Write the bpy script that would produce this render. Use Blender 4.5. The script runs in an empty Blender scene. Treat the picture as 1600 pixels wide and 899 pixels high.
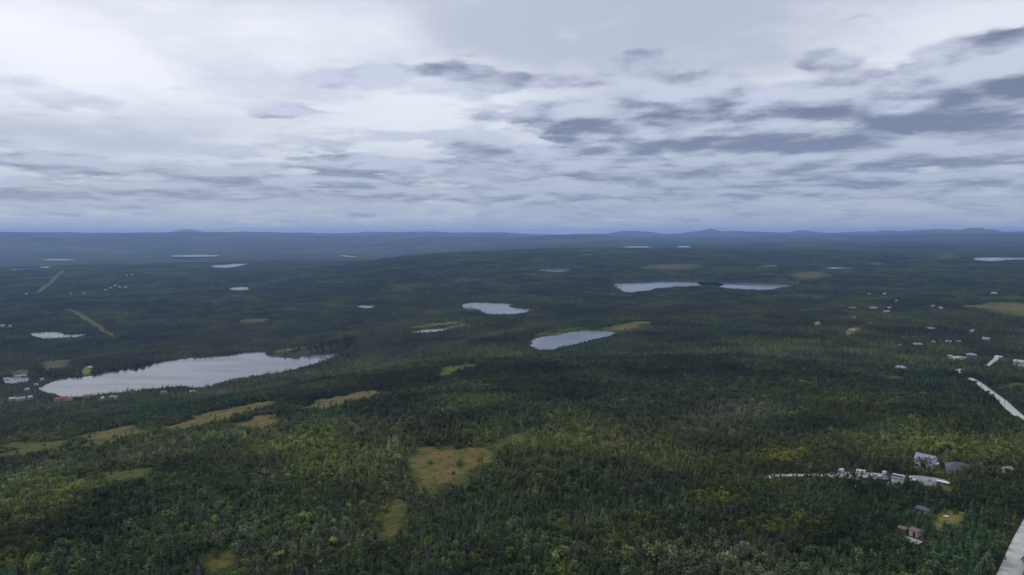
import bpy, bmesh, math, random
import numpy as np
from mathutils import Vector, Matrix

random.seed(7)
RNG = np.random.default_rng(11)
SC = bpy.context.scene
COL = SC.collection
R = math.radians

# ------------------------------------------------------------------ camera
SCL = 1.25                          # heights and distances of the table below are for a camera 100 m up
CAM_Z = 100.0 * SCL
PITCH = R(4.55)
FPX = 1600 * 24.0 / 36.0            # focal length in photo pixels
cam = bpy.data.cameras.new('camera')
cam.lens = 24.0
cam.sensor_width = 36.0
cam.clip_start = 1.0
cam.clip_end = 120000.0
camo = bpy.data.objects.new('camera', cam)
COL.objects.link(camo)
camo.location = (0, 0, CAM_Z)
camo.rotation_euler = (R(90) - PITCH, 0, 0)
SC.camera = camo

def pix_dir(px, py):
    """world direction of a photo pixel"""
    a = (px - 800.0) / FPX
    b = (449.5 - py) / FPX
    c, s = math.cos(PITCH), math.sin(PITCH)
    return np.stack([a + 0 * b, c + s * b + 0 * a, -s + c * b + 0 * a], -1)

def to_pix(x, y, z):
    c, s = math.cos(PITCH), math.sin(PITCH)
    dz = z - CAM_Z
    f = y * c - dz * s
    u = y * s + dz * c
    f = np.maximum(f, 1e-3)
    return 800 + FPX * x / f, 449.5 - FPX * u / f

# ------------------------------------------------------------------ light, sky, exposure
SC.view_settings.view_transform = 'Standard'
SC.view_settings.look = 'None'
SC.view_settings.exposure = 0.08
SC.view_settings.gamma = 1.0
SC.view_settings.use_curve_mapping = False
SC.cycles.max_bounces = 6
SC.cycles.diffuse_bounces = 2
SC.cycles.glossy_bounces = 2
SC.cycles.transmission_bounces = 2
SC.cycles.volume_bounces = 1
SC.cycles.transparent_max_bounces = 12
SC.cycles.use_denoising = True
SC.cycles.sample_clamp_indirect = 4.0

SUN_AZ, SUN_EL = R(-42), R(40)      # behind thin cloud, ahead and to the left
sun = bpy.data.lights.new('sun', 'SUN')
sun.energy = 1.4
sun.angle = R(12)
sun.color = (1.0, 0.96, 0.9)
suno = bpy.data.objects.new('sun', sun)
COL.objects.link(suno)
SUN_DIR = Vector((math.sin(SUN_AZ) * math.cos(SUN_EL), math.cos(SUN_AZ) * math.cos(SUN_EL), math.sin(SUN_EL)))
suno.rotation_euler = (-SUN_DIR).to_track_quat('-Z', 'Y').to_euler()

class NT:
    """tiny helper for node graphs"""
    def __init__(s, tree):
        s.t = tree; s.n = tree.nodes; s.l = tree.links
    def node(s, typ, **kw):
        n = s.n.new(typ)
        for k, v in kw.items():
            setattr(n, k, v)
        return n
    def set(s, sock, v):
        if isinstance(v, bpy.types.NodeSocket):
            s.l.new(v, sock)
        elif v is not None:
            sock.default_value = v
    def m(s, op, a, b=None, c=None, clamp=False):
        n = s.node('ShaderNodeMath', operation=op, use_clamp=clamp)
        for i, v in enumerate((a, b, c)):
            if v is not None:
                s.set(n.inputs[i], v)
        return n.outputs[0]
    def noise(s, vec, scale, detail=4.0, rough=0.55, dist=0.0, dim='3D', w=None):
        n = s.node('ShaderNodeTexNoise', noise_dimensions=dim)
        s.set(n.inputs['Vector'], vec)
        n.inputs['Scale'].default_value = scale
        n.inputs['Detail'].default_value = detail
        n.inputs['Roughness'].default_value = rough
        n.inputs['Distortion'].default_value = dist
        return n
    def step(s, v, lo, hi):
        n = s.node('ShaderNodeMapRange', interpolation_type='SMOOTHSTEP')
        s.set(n.inputs[0], v)
        s.set(n.inputs[1], lo); s.set(n.inputs[2], hi)
        n.inputs[3].default_value = 0.0; n.inputs[4].default_value = 1.0
        return n.outputs[0]
    def mix(s, f, a, b):
        n = s.node('ShaderNodeMix', data_type='RGBA')
        s.set(n.inputs[0], f)
        s.set(n.inputs[6], a if isinstance(a, bpy.types.NodeSocket) else tuple(a) + (1,) if len(a) == 3 else a)
        s.set(n.inputs[7], b if isinstance(b, bpy.types.NodeSocket) else tuple(b) + (1,) if len(b) == 3 else b)
        return n.outputs[2]
    def xyz(s, x, y, z):
        n = s.node('ShaderNodeCombineXYZ')
        s.set(n.inputs[0], x); s.set(n.inputs[1], y); s.set(n.inputs[2], z)
        return n.outputs[0]

# clouds of the low deck: photo pixel, half width, half height (turned into azimuth and elevation), weight
CLOUDS = [
    (778, 124, 78, 26, 1.0), (700, 108, 60, 18, .55), (590, 118, 75, 22, .8), (520, 128, 40, 10, .4), (400, 86, 50, 11, .65), (340, 92, 45, 6, .4), (505, 92, 35, 7, .4),
    (455, 172, 55, 6, .55), (920, 124, 52, 11, .85), (1075, 120, 62, 20, .9), (985, 100, 70, 8, .5), (880, 65, 18, 10, .3),
    (880, 183, 150, 15, .85), (1010, 190, 90, 18, .85), (1110, 160, 70, 24, .75), (1300, 208, 95, 26, 1.15), (1150, 216, 58, 22, .9), (1230, 170, 60, 18, .5),
    (1490, 125, 120, 46, 1.15), (1570, 100, 90, 36, .9), (1590, 185, 90, 18, .6), (1285, 95, 36, 15, .75), (1345, 38, 55, 8, .55),
    (1320, 143, 30, 14, .65), (887, 211, 28, 12, .9), (670, 216, 75, 9, .6), (520, 262, 85, 13, .95), (620, 250, 60, 9, .5),
    (950, 240, 170, 13, .8), (1010, 272, 150, 10, .75), (690, 258, 45, 9, .75), (1300, 248, 70, 12, .7),
    (1540, 245, 120, 10, .75), (80, 255, 110, 11, .8), (100, 312, 140, 8, .7), (380, 285, 120, 9, .6), (250, 300, 140, 8, .5), (560, 290, 150, 8, .55),
    (1360, 190, 260, 60, .30), (1000, 200, 230, 50, .22), (1490, 150, 100, 30, .4), (1180, 275, 150, 8, .6), (700, 305, 260, 7, .55), (1450, 290, 200, 9, .6), (1000, 310, 260, 6, .5),
]

def build_world():
    w = bpy.data.worlds.new('World')
    SC.world = w
    w.use_nodes = True
    t = NT(w.node_tree)
    t.n.clear()
    out = t.node('ShaderNodeOutputWorld')
    bg = t.node('ShaderNodeBackground')
    bg.inputs['Strength'].default_value = 0.1
    t.l.new(bg.outputs[0], out.inputs[0])
    sky = t.node('ShaderNodeTexSky', sky_type='NISHITA')
    sky.sun_disc = False
    sky.sun_elevation = SUN_EL
    sky.sun_rotation = SUN_AZ
    sky.altitude = 200
    sky.air_density = 1.0
    sky.dust_density = 1.0
    tc = t.node('ShaderNodeTexCoord')
    sep = t.node('ShaderNodeSeparateXYZ')
    t.l.new(tc.outputs['Generated'], sep.inputs[0])
    X, Y, Z = sep.outputs
    az = t.m('ARCTAN2', X, Y)
    zc = t.m('MAXIMUM', Z, 0.0)
    den = t.m('ADD', zc, 0.105)
    U = t.m('DIVIDE', X, den)
    V = t.m('DIVIDE', Y, den)
    P = t.xyz(U, V, 0.0)
    # ---- high thin sheet
    hi = t.noise(P, 0.7, 6, .55, 0.0, '2D').outputs[0]
    # glow of the veiled sun
    dot = t.node('ShaderNodeVectorMath', operation='DOT_PRODUCT')
    t.l.new(tc.outputs['Generated'], dot.inputs[0])
    dot.inputs[1].default_value = SUN_DIR
    glow = t.m('POWER', t.m('MAXIMUM', dot.outputs['Value'], 0.0), 8.0)
    # broad lighter and greyer parts of the sheet
    A2 = t.xyz(az, Z, 0.0)
    for px, py, ra, re, wt in ((230, 90, .30, .16, .14), (1370, 60, .26, .10, .16), (880, 15, .30, .10, -.14), (1000, 150, .18, .05, .10), (600, 190, .25, .06, .08)):
        d = pix_dir(px, py); d = d / np.linalg.norm(d)
        v = t.node('ShaderNodeVectorMath', operation='MULTIPLY_ADD')
        t.l.new(A2, v.inputs[0]); v.inputs[1].default_value = (1 / ra, 1 / re, 0)
        v.inputs[2].default_value = (-math.atan2(d[0], d[1]) / ra, -float(d[2]) / re, 0)
        q = t.node('ShaderNodeVectorMath', operation='DOT_PRODUCT')
        t.l.new(v.outputs[0], q.inputs[0]); t.l.new(v.outputs[0], q.inputs[1])
        hi = t.m('MULTIPLY_ADD', t.m('POWER', .42, q.outputs['Value']), wt, hi)
    hs = t.step(hi, .34, .72)
    hic = t.mix(hs, (4.7, 5.1, 6.3), (7.7, 8.0, 8.8))
    gl = t.node('ShaderNodeVectorMath', operation='MULTIPLY_ADD')
    t.l.new(glow, gl.inputs[0])
    gl.inputs[1].default_value = (2.6, 2.5, 2.1)
    t.l.new(hic, gl.inputs[2])
    hic = gl.outputs[0]
    # ---- low broken deck of rounded heaps, flattened towards the horizon
    def heaps(vec):
        w = t.noise(vec, 1.8, 4, .55, 0.0, '2D')
        wm = t.node('ShaderNodeVectorMath', operation='MULTIPLY_ADD')
        t.l.new(w.outputs['Color'], wm.inputs[0]); wm.inputs[1].default_value = (.6, .6, 0); t.l.new(vec, wm.inputs[2])
        vo = t.node('ShaderNodeTexVoronoi', voronoi_dimensions='2D', feature='F1')
        t.l.new(wm.outputs[0], vo.inputs['Vector'])
        vo.inputs['Scale'].default_value = 1.5
        vo.inputs['Detail'].default_value = 1.6
        vo.inputs['Roughness'].default_value = .45
        vo.inputs['Lacunarity'].default_value = 2.3
        f = t.noise(vec, 2.3, 6, .58, 0.0, '2D').outputs[0]
        return t.m('MULTIPLY_ADD', vo.outputs['Distance'], -.55, f), w
    n1, warp = heaps(P)
    wv = t.node('ShaderNodeSeparateColor')
    t.l.new(warp.outputs['Color'], wv.inputs[0])
    wf = t.m('MULTIPLY_ADD', zc, .30, .004)
    azw = t.m('MULTIPLY_ADD', t.m('SUBTRACT', wv.outputs[0], .5), .12, az)
    elw = t.m('MULTIPLY_ADD', t.m('SUBTRACT', wv.outputs[1], .5), wf, Z)
    Q = t.xyz(azw, elw, 1.0)
    acc = None
    for px, py, hw, hh, wt in CLOUDS:
        d = pix_dir(px, py); d = d / np.linalg.norm(d)
        a0 = math.atan2(d[0], d[1]); e0 = float(d[2])
        rw = hw / FPX; rh = hh / FPX * .97
        v = t.node('ShaderNodeVectorMath', operation='MULTIPLY_ADD')
        t.l.new(Q, v.inputs[0]); v.inputs[1].default_value = (1 / rw, 1 / rh, 1); v.inputs[2].default_value = (-a0 / rw, -e0 / rh, 0)
        q = t.node('ShaderNodeVectorMath', operation='DOT_PRODUCT')
        t.l.new(v.outputs[0], q.inputs[0]); t.l.new(v.outputs[0], q.inputs[1])
        g = t.m('MULTIPLY', t.m('POWER', .38, q.outputs['Value']), wt / .38)
        a = t.node('ShaderNodeVectorMath', operation='SCALE')
        t.l.new(v.outputs[0], a.inputs[0]); t.l.new(g, a.inputs['Scale'])
        if acc is not None:
            b = t.node('ShaderNodeVectorMath', operation='ADD')
            t.l.new(acc, b.inputs[0]); t.l.new(a.outputs[0], b.inputs[1]); a = b
        acc = a.outputs[0]
    sb = t.node('ShaderNodeSeparateXYZ'); t.l.new(acc, sb.inputs[0])
    tilt, blob = sb.outputs[1], sb.outputs[2]
    low_bias = t.step(Z, .23, .06)          # the deck closes up with distance
    dens = t.m('ADD', t.m('MULTIPLY_ADD', t.m('SUBTRACT', n1, .24), 1.5, t.m('MULTIPLY', blob, 1.15)),
               t.m('MULTIPLY', low_bias, .52))
    alpha = t.m('MULTIPLY', t.step(dens, .15, .68), .96)
    # tops catch the light, bases stay dark
    up = t.m('DIVIDE', 1.0, t.m('MULTIPLY_ADD', den, .34, 1.0))     # the same deck seen a little higher up
    Pu = t.node('ShaderNodeVectorMath', operation='SCALE'); t.l.new(P, Pu.inputs[0]); t.l.new(up, Pu.inputs['Scale'])
    n2, _ = heaps(Pu.outputs[0])
    shade = t.m('MULTIPLY_ADD', tilt, -.55, t.m('MULTIPLY', t.m('SUBTRACT', dens, .5), .30))
    shade = t.m('MULTIPLY_ADD', t.m('SUBTRACT', n2, n1), 3.1, shade)
    lowc = t.mix(t.step(shade, -.75, 1.25), (5.7, 6.1, 7.45), (1.5, 1.77, 2.8))
    cl = t.mix(alpha, hic, lowc)
    # distance: bluer, duller near the horizon
    hz = t.step(Z, .20, .01)
    cl = t.mix(t.m('MULTIPLY', hz, .6), cl, (2.6, 3.25, 4.75))
    fin = t.mix(.92, sky.outputs[0], cl)
    # below the horizon only the haze would be seen
    fin = t.mix(t.step(Z, -.02, -.25), fin, (.5, .6, .8))
    t.l.new(fin, bg.inputs['Color'])
    w.cycles.sampling_method = 'MANUAL'
    w.cycles.sample_map_resolution = 512
build_world()

# ------------------------------------------------------------------ noise in numpy
def _hash(ix, iy, seed):
    h = (ix.astype(np.int64) * 374761393 + iy.astype(np.int64) * 668265263 + seed * 1442695041) & 0xFFFFFFFF
    h = ((h ^ (h >> 13)) * 1274126177) & 0xFFFFFFFF
    h = (h ^ (h >> 16)) & 0xFFFFFFFF
    return h / 4294967295.0
def vnoise(x, y, seed=0):
    x = np.asarray(x, float); y = np.asarray(y, float)
    ix = np.floor(x); iy = np.floor(y)
    fx = x - ix; fy = y - iy
    fx = fx * fx * fx * (fx * (fx * 6 - 15) + 10); fy = fy * fy * fy * (fy * (fy * 6 - 15) + 10)
    a = _hash(ix, iy, seed); b = _hash(ix + 1, iy, seed)
    c = _hash(ix, iy + 1, seed); d = _hash(ix + 1, iy + 1, seed)
    return (a + (b - a) * fx) * (1 - fy) + (c + (d - c) * fx) * fy
def fbm(x, y, lam, seed=0, octs=3, gain=.5):
    s = 0; amp = 1; tot = 0
    for o in range(octs):
        s = s + amp * vnoise(x / lam + 17.3 * o, y / lam - 9.1 * o, seed + 31 * o)
        tot += amp; amp *= gain; lam /= 2.03
    return s / tot
def sstep(a, b, x):
    t = np.clip((x - a) / (b - a), 0, 1)
    return t * t * (3 - 2 * t)

# ------------------------------------------------------------------ terrain heights
TX = np.array([0, 200, 400, 600, 800, 1000, 1200, 1400, 1600], float)
TT = {
    60: [5] * 9, 200: [3] * 9,
    300: [0, 0, 0, 0, 0, 0, 0, 0, 0],
    450: [-22, -20, -18, -14, -10, -8, -6, -6, -6],
    600: [-48, -45, -38, -28, -20, -16, -14, -13, -13],
    800: [-70, -68, -59, -49, -32, -26, -22, -20, -20],
    1000: [-74, -73, -69, -62, -38, -32, -28, -25, -24],
    1400: [-76, -75, -70, -63, -48, -40, -34, -30, -28],
    2000: [-78, -76, -70, -56, -46, -46, -40, -32, -28],
    2600: [-78, -76, -66, -30, -18, -32, -26, -20, -16],
    3200: [-78, -76, -50, 0, 12, -14, -12, -12, -10],
    3700: [-78, -74, -66, -12, 15, -8, -4, -6, -6],
    4500: [-78, -64, -72, -60, 0, 2, 4, 4, 6],
    5500: [-76, -74, -72, -70, -10, 12, 14, 14, 18],
    6500: [-70, -66, -60, -50, 5, 42, 24, 26, 36],
    8000: [-10, -14, -20, -10, 25, 20, 36, 44, 64],
    9500: [90, 72, 60, 50, 45, 35, 50, 68, 100],
    11000: [96, 84, 84, 74, 62, 50, 66, 80, 96],
    13000: [70, 80, 88, 82, 82, 76, 86, 90, 86],
    16000: [60] * 9, 20000: [50] * 9, 45000: [30] * 9,
}
PEAKS = [(295, 358.5, 16000, 22), (290, 363.5, 16000, 70), (575, 362, 15000, 28), (660, 365, 12000, 110), (920, 365.5, 10500, 60),
         (985, 360.5, 14000, 40), (1108, 358.5, 14000, 9), (1108, 362.5, 14000, 45), (1255, 360.5, 15000, 30),
         (1345, 362, 13500, 45), (1385, 360, 13500, 10), (1460, 360.5, 12500, 35), (1520, 355.5, 12500, 7),
         (1515, 359, 12500, 40), (1610, 362.5, 12500, 60), (150, 379, 7200, 110), (420, 381, 7500, 120), (610, 374, 8500, 110), (260, 372, 8600, 90), (40, 374, 8300, 80), (1250, 372, 8500, 80), (1420, 371, 8800, 100), (1000, 369.5, 9500, 80), (1560, 368, 9000, 60),
         (200, 402, 4300, 45), (280, 397, 4700, 26), (1190, 389, 4700, 65), (1390, 396, 4100, 85), (1340, 431, 2300, 55), (650, 405, 2700, 55), (1500, 389, 4600, 60), (120, 392, 5600, 60),
         (30, 364.3, 9800, 60), (800, 366, 14500, 70)]
_NU, _NC = 420, 221
_LD = np.linspace(math.log(60), math.log(45000), _NU)
_CX = np.linspace(-300, 1900, _NC)
def _dense():
    ds = np.array(sorted(TT)); rows = np.array([TT[d] for d in ds], float)
    a = np.stack([np.interp(_CX, TX, r) for r in rows])
    g = np.stack([np.interp(_LD, np.log(ds), a[:, j]) for j in range(_NC)], 1)
    def blur(g, n, ax):
        k = np.exp(-np.linspace(-2, 2, 2 * n + 1) ** 2); k /= k.sum()
        pad = [(0, 0), (0, 0)]; pad[ax] = (n, n)
        gp = np.pad(g, pad, mode='edge')
        return np.apply_along_axis(lambda v: np.convolve(v, k, 'valid'), ax, gp)
    return blur(blur(g, 9, 0), 10, 1)
_DG = _dense()
def z_smooth(x, y):
    x = np.asarray(x, float) / SCL; y = np.asarray(y, float) / SCL
    d = np.hypot(x, y)
    az = np.clip(np.arctan2(x, y), -R(46), R(46))
    X = 800 + FPX * np.tan(az)
    u = np.clip((np.log(np.maximum(d, 60)) - _LD[0]) / (_LD[1] - _LD[0]), 0, _NU - 1.001)
    v = np.clip((X - _CX[0]) / (_CX[1] - _CX[0]), 0, _NC - 1.001)
    i = u.astype(int); j = v.astype(int); fu = u - i; fv = v - j
    g = _DG
    z = (g[i, j] * (1 - fu) + g[i + 1, j] * fu) * (1 - fv) + (g[i, j + 1] * (1 - fu) + g[i + 1, j + 1] * fu) * fv
    for px, py, pd, w in PEAKS:
        cx = (px - 800) / FPX * pd; rw = w / FPX * pd
        hgt = 100 + (365 - py) / FPX * pd
        e = np.exp(-((x - cx) / rw) ** 2 - ((y - pd) / (rw * .8 + 500)) ** 2)
        z = z + np.maximum(hgt - z, 0) * e
    return z * SCL
def z_nat(x, y):
    x = np.asarray(x, float); y = np.asarray(y, float)
    d = np.hypot(x, y)
    z = z_smooth(x, y)
    z = z + (fbm(x, y, 95, 3, 2) - .5) * 4.0 * sstep(8000, 2000, d)
    z = z + (fbm(x, y, 330, 5, 2) - .5) * (11 + 7 * sstep(700, 1600, d)) * sstep(150, 500, d)
    z = z + (fbm(x, y, 1100, 8, 3) - .5) * (34 * sstep(1700, 4200, d) + 22 * sstep(5200, 7500, d))
    z = z + (fbm(x, y, 2600, 13, 4) - .5) * 170 * sstep(7500, 11500, d) * sstep(26000, 15000, d)
    return z

# ------------------------------------------------------------------ lakes: photo outline -> level water outline
def ell(cx, cy, rx, ry, n=14):
    return [(cx + rx * math.cos(a), cy + ry * math.sin(a)) for a in np.linspace(0, 2 * math.pi, n, endpoint=False)]
LAKES = [
    ([(60, 609), (80, 598), (101, 591), (135, 588), (189, 578), (219, 574), (243, 568), (287, 561), (337, 556), (371, 553), (412, 549), (418, 554), (449, 557), (479, 552), (506, 547),
      (552, 542), (552, 551.5), (514, 564), (476, 574), (441, 581), (405, 587), (364, 594), (337, 600), (310, 607), (280, 604), (236, 608), (189, 613), (145, 618), (111, 620), (85, 615)],
     'long pale lake stretching below the left hillside, the largest water in view'),
    ([(830, 538), (838, 527), (870, 521), (910, 517), (958, 517), (952, 525), (920, 533), (890, 540), (858, 548), (833, 546)],
     'pond beside a tan bog in the middle of the forest'),
    ([(636, 520), (662, 514.5), (690, 511.5), (724, 509.5), (706, 515), (674, 520.5)], 'narrow pond with a boggy rim between two wooded rises'),
    ([(738, 477), (760, 474), (795, 473), (800, 480), (830, 484), (812, 490), (775, 492), (755, 488)], 'pale pond with a wooded point below the central dark hill'),
    ([(957, 441), (1000, 439), (1065, 438.5), (1106, 441.5), (1106, 447), (1040, 450), (1000, 456), (972, 456)], 'western half of the twin lake split by a spit of trees'),
    ([(1108, 442), (1150, 440), (1244, 442), (1228, 450), (1185, 453), (1130, 450)], 'eastern half of the twin lake split by a spit of trees'),
    ([(838, 421), (860, 418), (898, 419), (888, 424.5), (860, 426)], 'small lake with bog behind it above the central pond'),
    (ell(915, 399, 15, 1.3), 'thin sliver of far water above the small bog lake'),
    (ell(943, 396.8, 9, 1.0), 'tiny far pond just right of the thin sliver of water'),
    (ell(995, 386.3, 27, 1.6), 'long thin lake close under the far ridge'),
    (ell(1068, 385.6, 12, 1.2), 'short thin lake right of the long one under the far ridge'),
    ([(1517, 404), (1542, 402), (1600, 403), (1660, 403), (1660, 405), (1575, 407), (1545, 408.5)], 'bright lake cut by the right edge above the tan bog'),
    ([(328, 416), (355, 413), (388, 411.5), (375, 416), (350, 418.5)], 'bright wedge-shaped lake beyond the left basin'),
    (ell(455, 402, 9, 1.3), 'tiny bright pond left of the central dark hill'),
    ([(527, 398), (545, 399.5), (563, 402), (545, 402.5), (534, 400.5)], 'slanting streak of water behind the shoulder of the dark hill'),
    (ell(30, 422, 28, 1.7), 'thin lake at the left edge of the far basin'),
    (ell(71, 418, 10, 1.2), 'tiny pond beside the thin lake of the far basin'),
    ([(44, 521), (80, 519), (100, 521.5), (134, 521), (122, 526), (92, 528), (66, 530)], 'pale pond near the grassy power line cut'),
    (ell(571, 479.6, 15, 2.2), 'small round pond alone on the dark forested slope'),
    (ell(305, 400, 17, 1.0), 'faint thread of water under the far blue ridge'),
    (ell(1305, 418.5, 8, 1.1), 'tiny pond in brown bog beyond the twin lake'),
    (ell(1322, 427.5, 9, 1.0), 'small dash of water nearest the twin lake bogs'),
    (ell(92, 406, 24, .9), 'faint streak of far water in the blue basin'),
]
def ray_hit(px, py, zf, dmin=40.0, dmax=30000.0, n=2500):
    d = pix_dir(float(px), float(py))
    d = d / math.hypot(d[0], d[1])
    s = np.geomspace(dmin, dmax, n)
    x = d[0] * s; y = d[1] * s; z = CAM_Z + d[2] * s
    g = z - zf(x, y)
    k = np.nonzero(g < 0)[0]
    if len(k) == 0:
        return None
    k = k[0]
    if k == 0:
        return np.array([x[0], y[0], zf(x[:1], y[:1])[0]])
    f = g[k - 1] / (g[k - 1] - g[k])
    s_ = s[k - 1] + (s[k] - s[k - 1]) * f
    xx, yy = d[0] * s_, d[1] * s_
    return np.array([xx, yy, float(zf(np.array([xx]), np.array([yy]))[0])])
def poly_sd(x, y, P):
    """signed distance to polygon, negative inside"""
    P = np.asarray(P, float)
    d2 = np.full(x.shape, 1e18); ins = np.zeros(x.shape, bool)
    for i in range(len(P)):
        a = P[i]; b = P[(i + 1) % len(P)]
        e = b - a
        t = np.clip(((x - a[0]) * e[0] + (y - a[1]) * e[1]) / max(e @ e, 1e-9), 0, 1)
        d2 = np.minimum(d2, (x - a[0] - t * e[0]) ** 2 + (y - a[1] - t * e[1]) ** 2)
        if a[1] != b[1]:
            c = ((a[1] > y) != (b[1] > y)) & (x < (b[0] - a[0]) * (y - a[1]) / (b[1] - a[1]) + a[0])
            ins ^= c
    d = np.sqrt(d2)
    return np.where(ins, -d, d)
def smooth_poly(P, n=4):
    """Catmull-Rom through the outline"""
    P = np.asarray(P, float); out = []
    m = len(P)
    for i in range(m):
        p0, p1, p2, p3 = P[i - 1], P[i], P[(i + 1) % m], P[(i + 2) % m]
        for k in range(n):
            t = k / n
            out.append(.5 * ((2 * p1) + (-p0 + p2) * t + (2 * p0 - 5 * p1 + 4 * p2 - p3) * t * t + (-p0 + 3 * p1 - 3 * p2 + p3) * t ** 3))
    return np.array(out)
lake_data = []
for pts, lab in LAKES:
    pts = np.array(pts, float)
    c = pts.mean(0)
    h = ray_hit(c[0], c[1], z_smooth)
    zl = h[2] - 1.0 + (3.5 if math.hypot(h[0], h[1]) > 2200 else 0)
    if lab.startswith('western half'):
        zl += 3.0
    if lab.startswith('narrow pond'):
        zl += 2.0
    if lab.startswith('eastern half'):
        zl = lake_data[-1]['z']
    d = pix_dir(pts[:, 0], pts[:, 1])
    s = (zl - CAM_Z) / d[:, 2]
    P = d[:, :2] * s[:, None]
    P = smooth_poly(P, 3)
    dist = math.hypot(*P.mean(0))
    lake_data.append(dict(P=P, z=zl, dist=dist, label=lab))
def z_final(x, y):
    x = np.asarray(x, float); y = np.asarray(y, float)
    z = z_nat(x, y); beds = []
    for L in lake_data:
        P = L['P']; reach = max(150.0, L['dist'] * (.22 if L['dist'] < 3000 else .3))
        lo = P.min(0) - reach; hi = P.max(0) + reach
        k = (x > lo[0]) & (x < hi[0]) & (y > lo[1]) & (y < hi[1])
        if not k.any():
            continue
        xs, ys = x[k], y[k]
        sd = poly_sd(xs, ys, P)
        sl = min(.10, 60.0 / L['dist'])
        sd2 = sd + (fbm(xs, ys, max(14, L['dist'] * .022), 77, 4, .7) - .5) * min(L['dist'], 3000.0) * .016
        shore = L['z'] + np.clip(sd2 * sl, -2.5, 2.0)
        w = sstep(reach, reach * .08, sd)
        z[k] = z[k] * (1 - w) + shore * w
        beds.append((k, sd2, sl, L['z']))
    for k, sd2, sl, zl in beds:          # no lake's bank may bury another lake
        b = zl + np.clip(sd2 * sl, -2.5, 0)
        zk = z[k]; z[k] = np.where(sd2 < 0, np.minimum(zk, b), zk)
    return z
LAKE_SD_CACHE = None
def lake_sd(x, y):
    sd = np.full(x.shape, 1e9)
    for L in lake_data:
        P = L['P']; m = 80
        lo = P.min(0) - m; hi = P.max(0) + m
        k = (x > lo[0]) & (x < hi[0]) & (y > lo[1]) & (y < hi[1])
        if k.any():
            xs, ys = x[k], y[k]
            sd[k] = np.minimum(sd[k], poly_sd(xs, ys, P) + (fbm(xs, ys, max(14, L['dist'] * .022), 77, 4, .7) - .5) * min(L['dist'], 3000.0) * .016)
    return sd

# ------------------------------------------------------------------ materials
MATS = {}
def new_mat(name):
    m = bpy.data.materials.new(name); m.use_nodes = True
    t = NT(m.node_tree)
    b = t.n['Principled BSDF']
    return m, t, b
def plain(name, col, rough=.7, var=.18, scale=3.0, bump=0.0, spec=.3, metal=0.0, wave=None):
    if name in MATS:
        return MATS[name]
    m, t, b = new_mat(name)
    tc = t.node('ShaderNodeTexCoord')
    n = t.noise(tc.outputs['Object'], scale, 5, .6)
    dark = tuple(c * (1 - var) for c in col); light = tuple(min(1, c * (1 + var)) for c in col)
    c = t.mix(t.step(n.outputs[0], .3, .7), dark, light)
    if wave:
        wv = t.node('ShaderNodeTexWave', bands_direction=wave[0])
        t.l.new(tc.outputs['Object'], wv.inputs['Vector'])
        wv.inputs['Scale'].default_value = wave[1]
        c = t.mix(t.m('MULTIPLY', t.step(wv.outputs['Fac'], .85, 1.0), .3), c, tuple(x * .45 for x in col))
    t.l.new(c, b.inputs['Base Color'])
    b.inputs['Roughness'].default_value = rough
    b.inputs['Specular IOR Level'].default_value = spec
    b.inputs['Metallic'].default_value = metal
    if bump:
        bp = t.node('ShaderNodeBump')
        bp.inputs['Strength'].default_value = bump
        t.l.new(n.outputs[0], bp.inputs['Height'])
        t.l.new(bp.outputs[0], b.inputs['Normal'])
    MATS[name] = m
    return m
def foliage_mat(name, trans=.25):
    """leaf colour comes with the plant (attribute col), varied leaf by leaf (attribute leaf)"""
    m, t, b = new_mat(name)
    at = t.node('ShaderNodeAttribute', attribute_type='INSTANCER', attribute_name='col')
    lf = t.node('ShaderNodeAttribute', attribute_type='GEOMETRY', attribute_name='leaf')
    mul = t.node('ShaderNodeVectorMath', operation='MULTIPLY')
    t.l.new(at.outputs['Vector'], mul.inputs[0]); t.l.new(lf.outputs['Vector'], mul.inputs[1])
    t.l.new(mul.outputs[0], b.inputs['Base Color'])
    b.inputs['Roughness'].default_value = .75
    b.inputs['Specular IOR Level'].default_value = .12
    tr = t.node('ShaderNodeBsdfTranslucent')
    t.l.new(mul.outputs[0], tr.inputs['Color'])
    mx = t.node('ShaderNodeMixShader')
    mx.inputs[0].default_value = trans
    t.l.new(b.outputs[0], mx.inputs[1]); t.l.new(tr.outputs[0], mx.inputs[2])
    t.l.new(mx.outputs[0], t.n['Material Output'].inputs[0])
    return m
M_NEEDLE = foliage_mat('spruce_needles', .12)
M_LEAF = foliage_mat('broad_leaves', .3)
M_BARK = plain('bark', (.10, .085, .07), .9, .3, 4)
M_DEAD = plain('dead_wood', (.19, .18, .17), .9, .25, 3)

def water_mat():
    m, t, b = new_mat('lake_water')
    tc = t.node('ShaderNodeTexCoord')
    geo = t.node('ShaderNodeNewGeometry')
    b.inputs['Base Color'].default_value = (.016, .022, .03, 1)
    b.inputs['Roughness'].default_value = .09
    b.inputs['IOR'].default_value = 1.9
    n = t.noise(geo.outputs['Position'], .5, 4, .6)
    bp = t.node('ShaderNodeBump')
    bp.inputs['Strength'].default_value = .06
    bp.inputs['Distance'].default_value = .3
    t.l.new(n.outputs[0], bp.inputs['Height'])
    t.l.new(bp.outputs[0], b.inputs['Normal'])
    mp = t.node('ShaderNodeVectorMath', operation='MULTIPLY'); t.l.new(geo.outputs['Position'], mp.inputs[0]); mp.inputs[1].default_value = (.006, .028, 0)
    rp = t.noise(mp.outputs[0], 1.0, 4, .6)
    t.l.new(t.m('MULTIPLY_ADD', t.step(rp.outputs[0], .42, .62), .14, .08), b.inputs['Roughness'])
    return m
M_WATER = water_mat()

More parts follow.
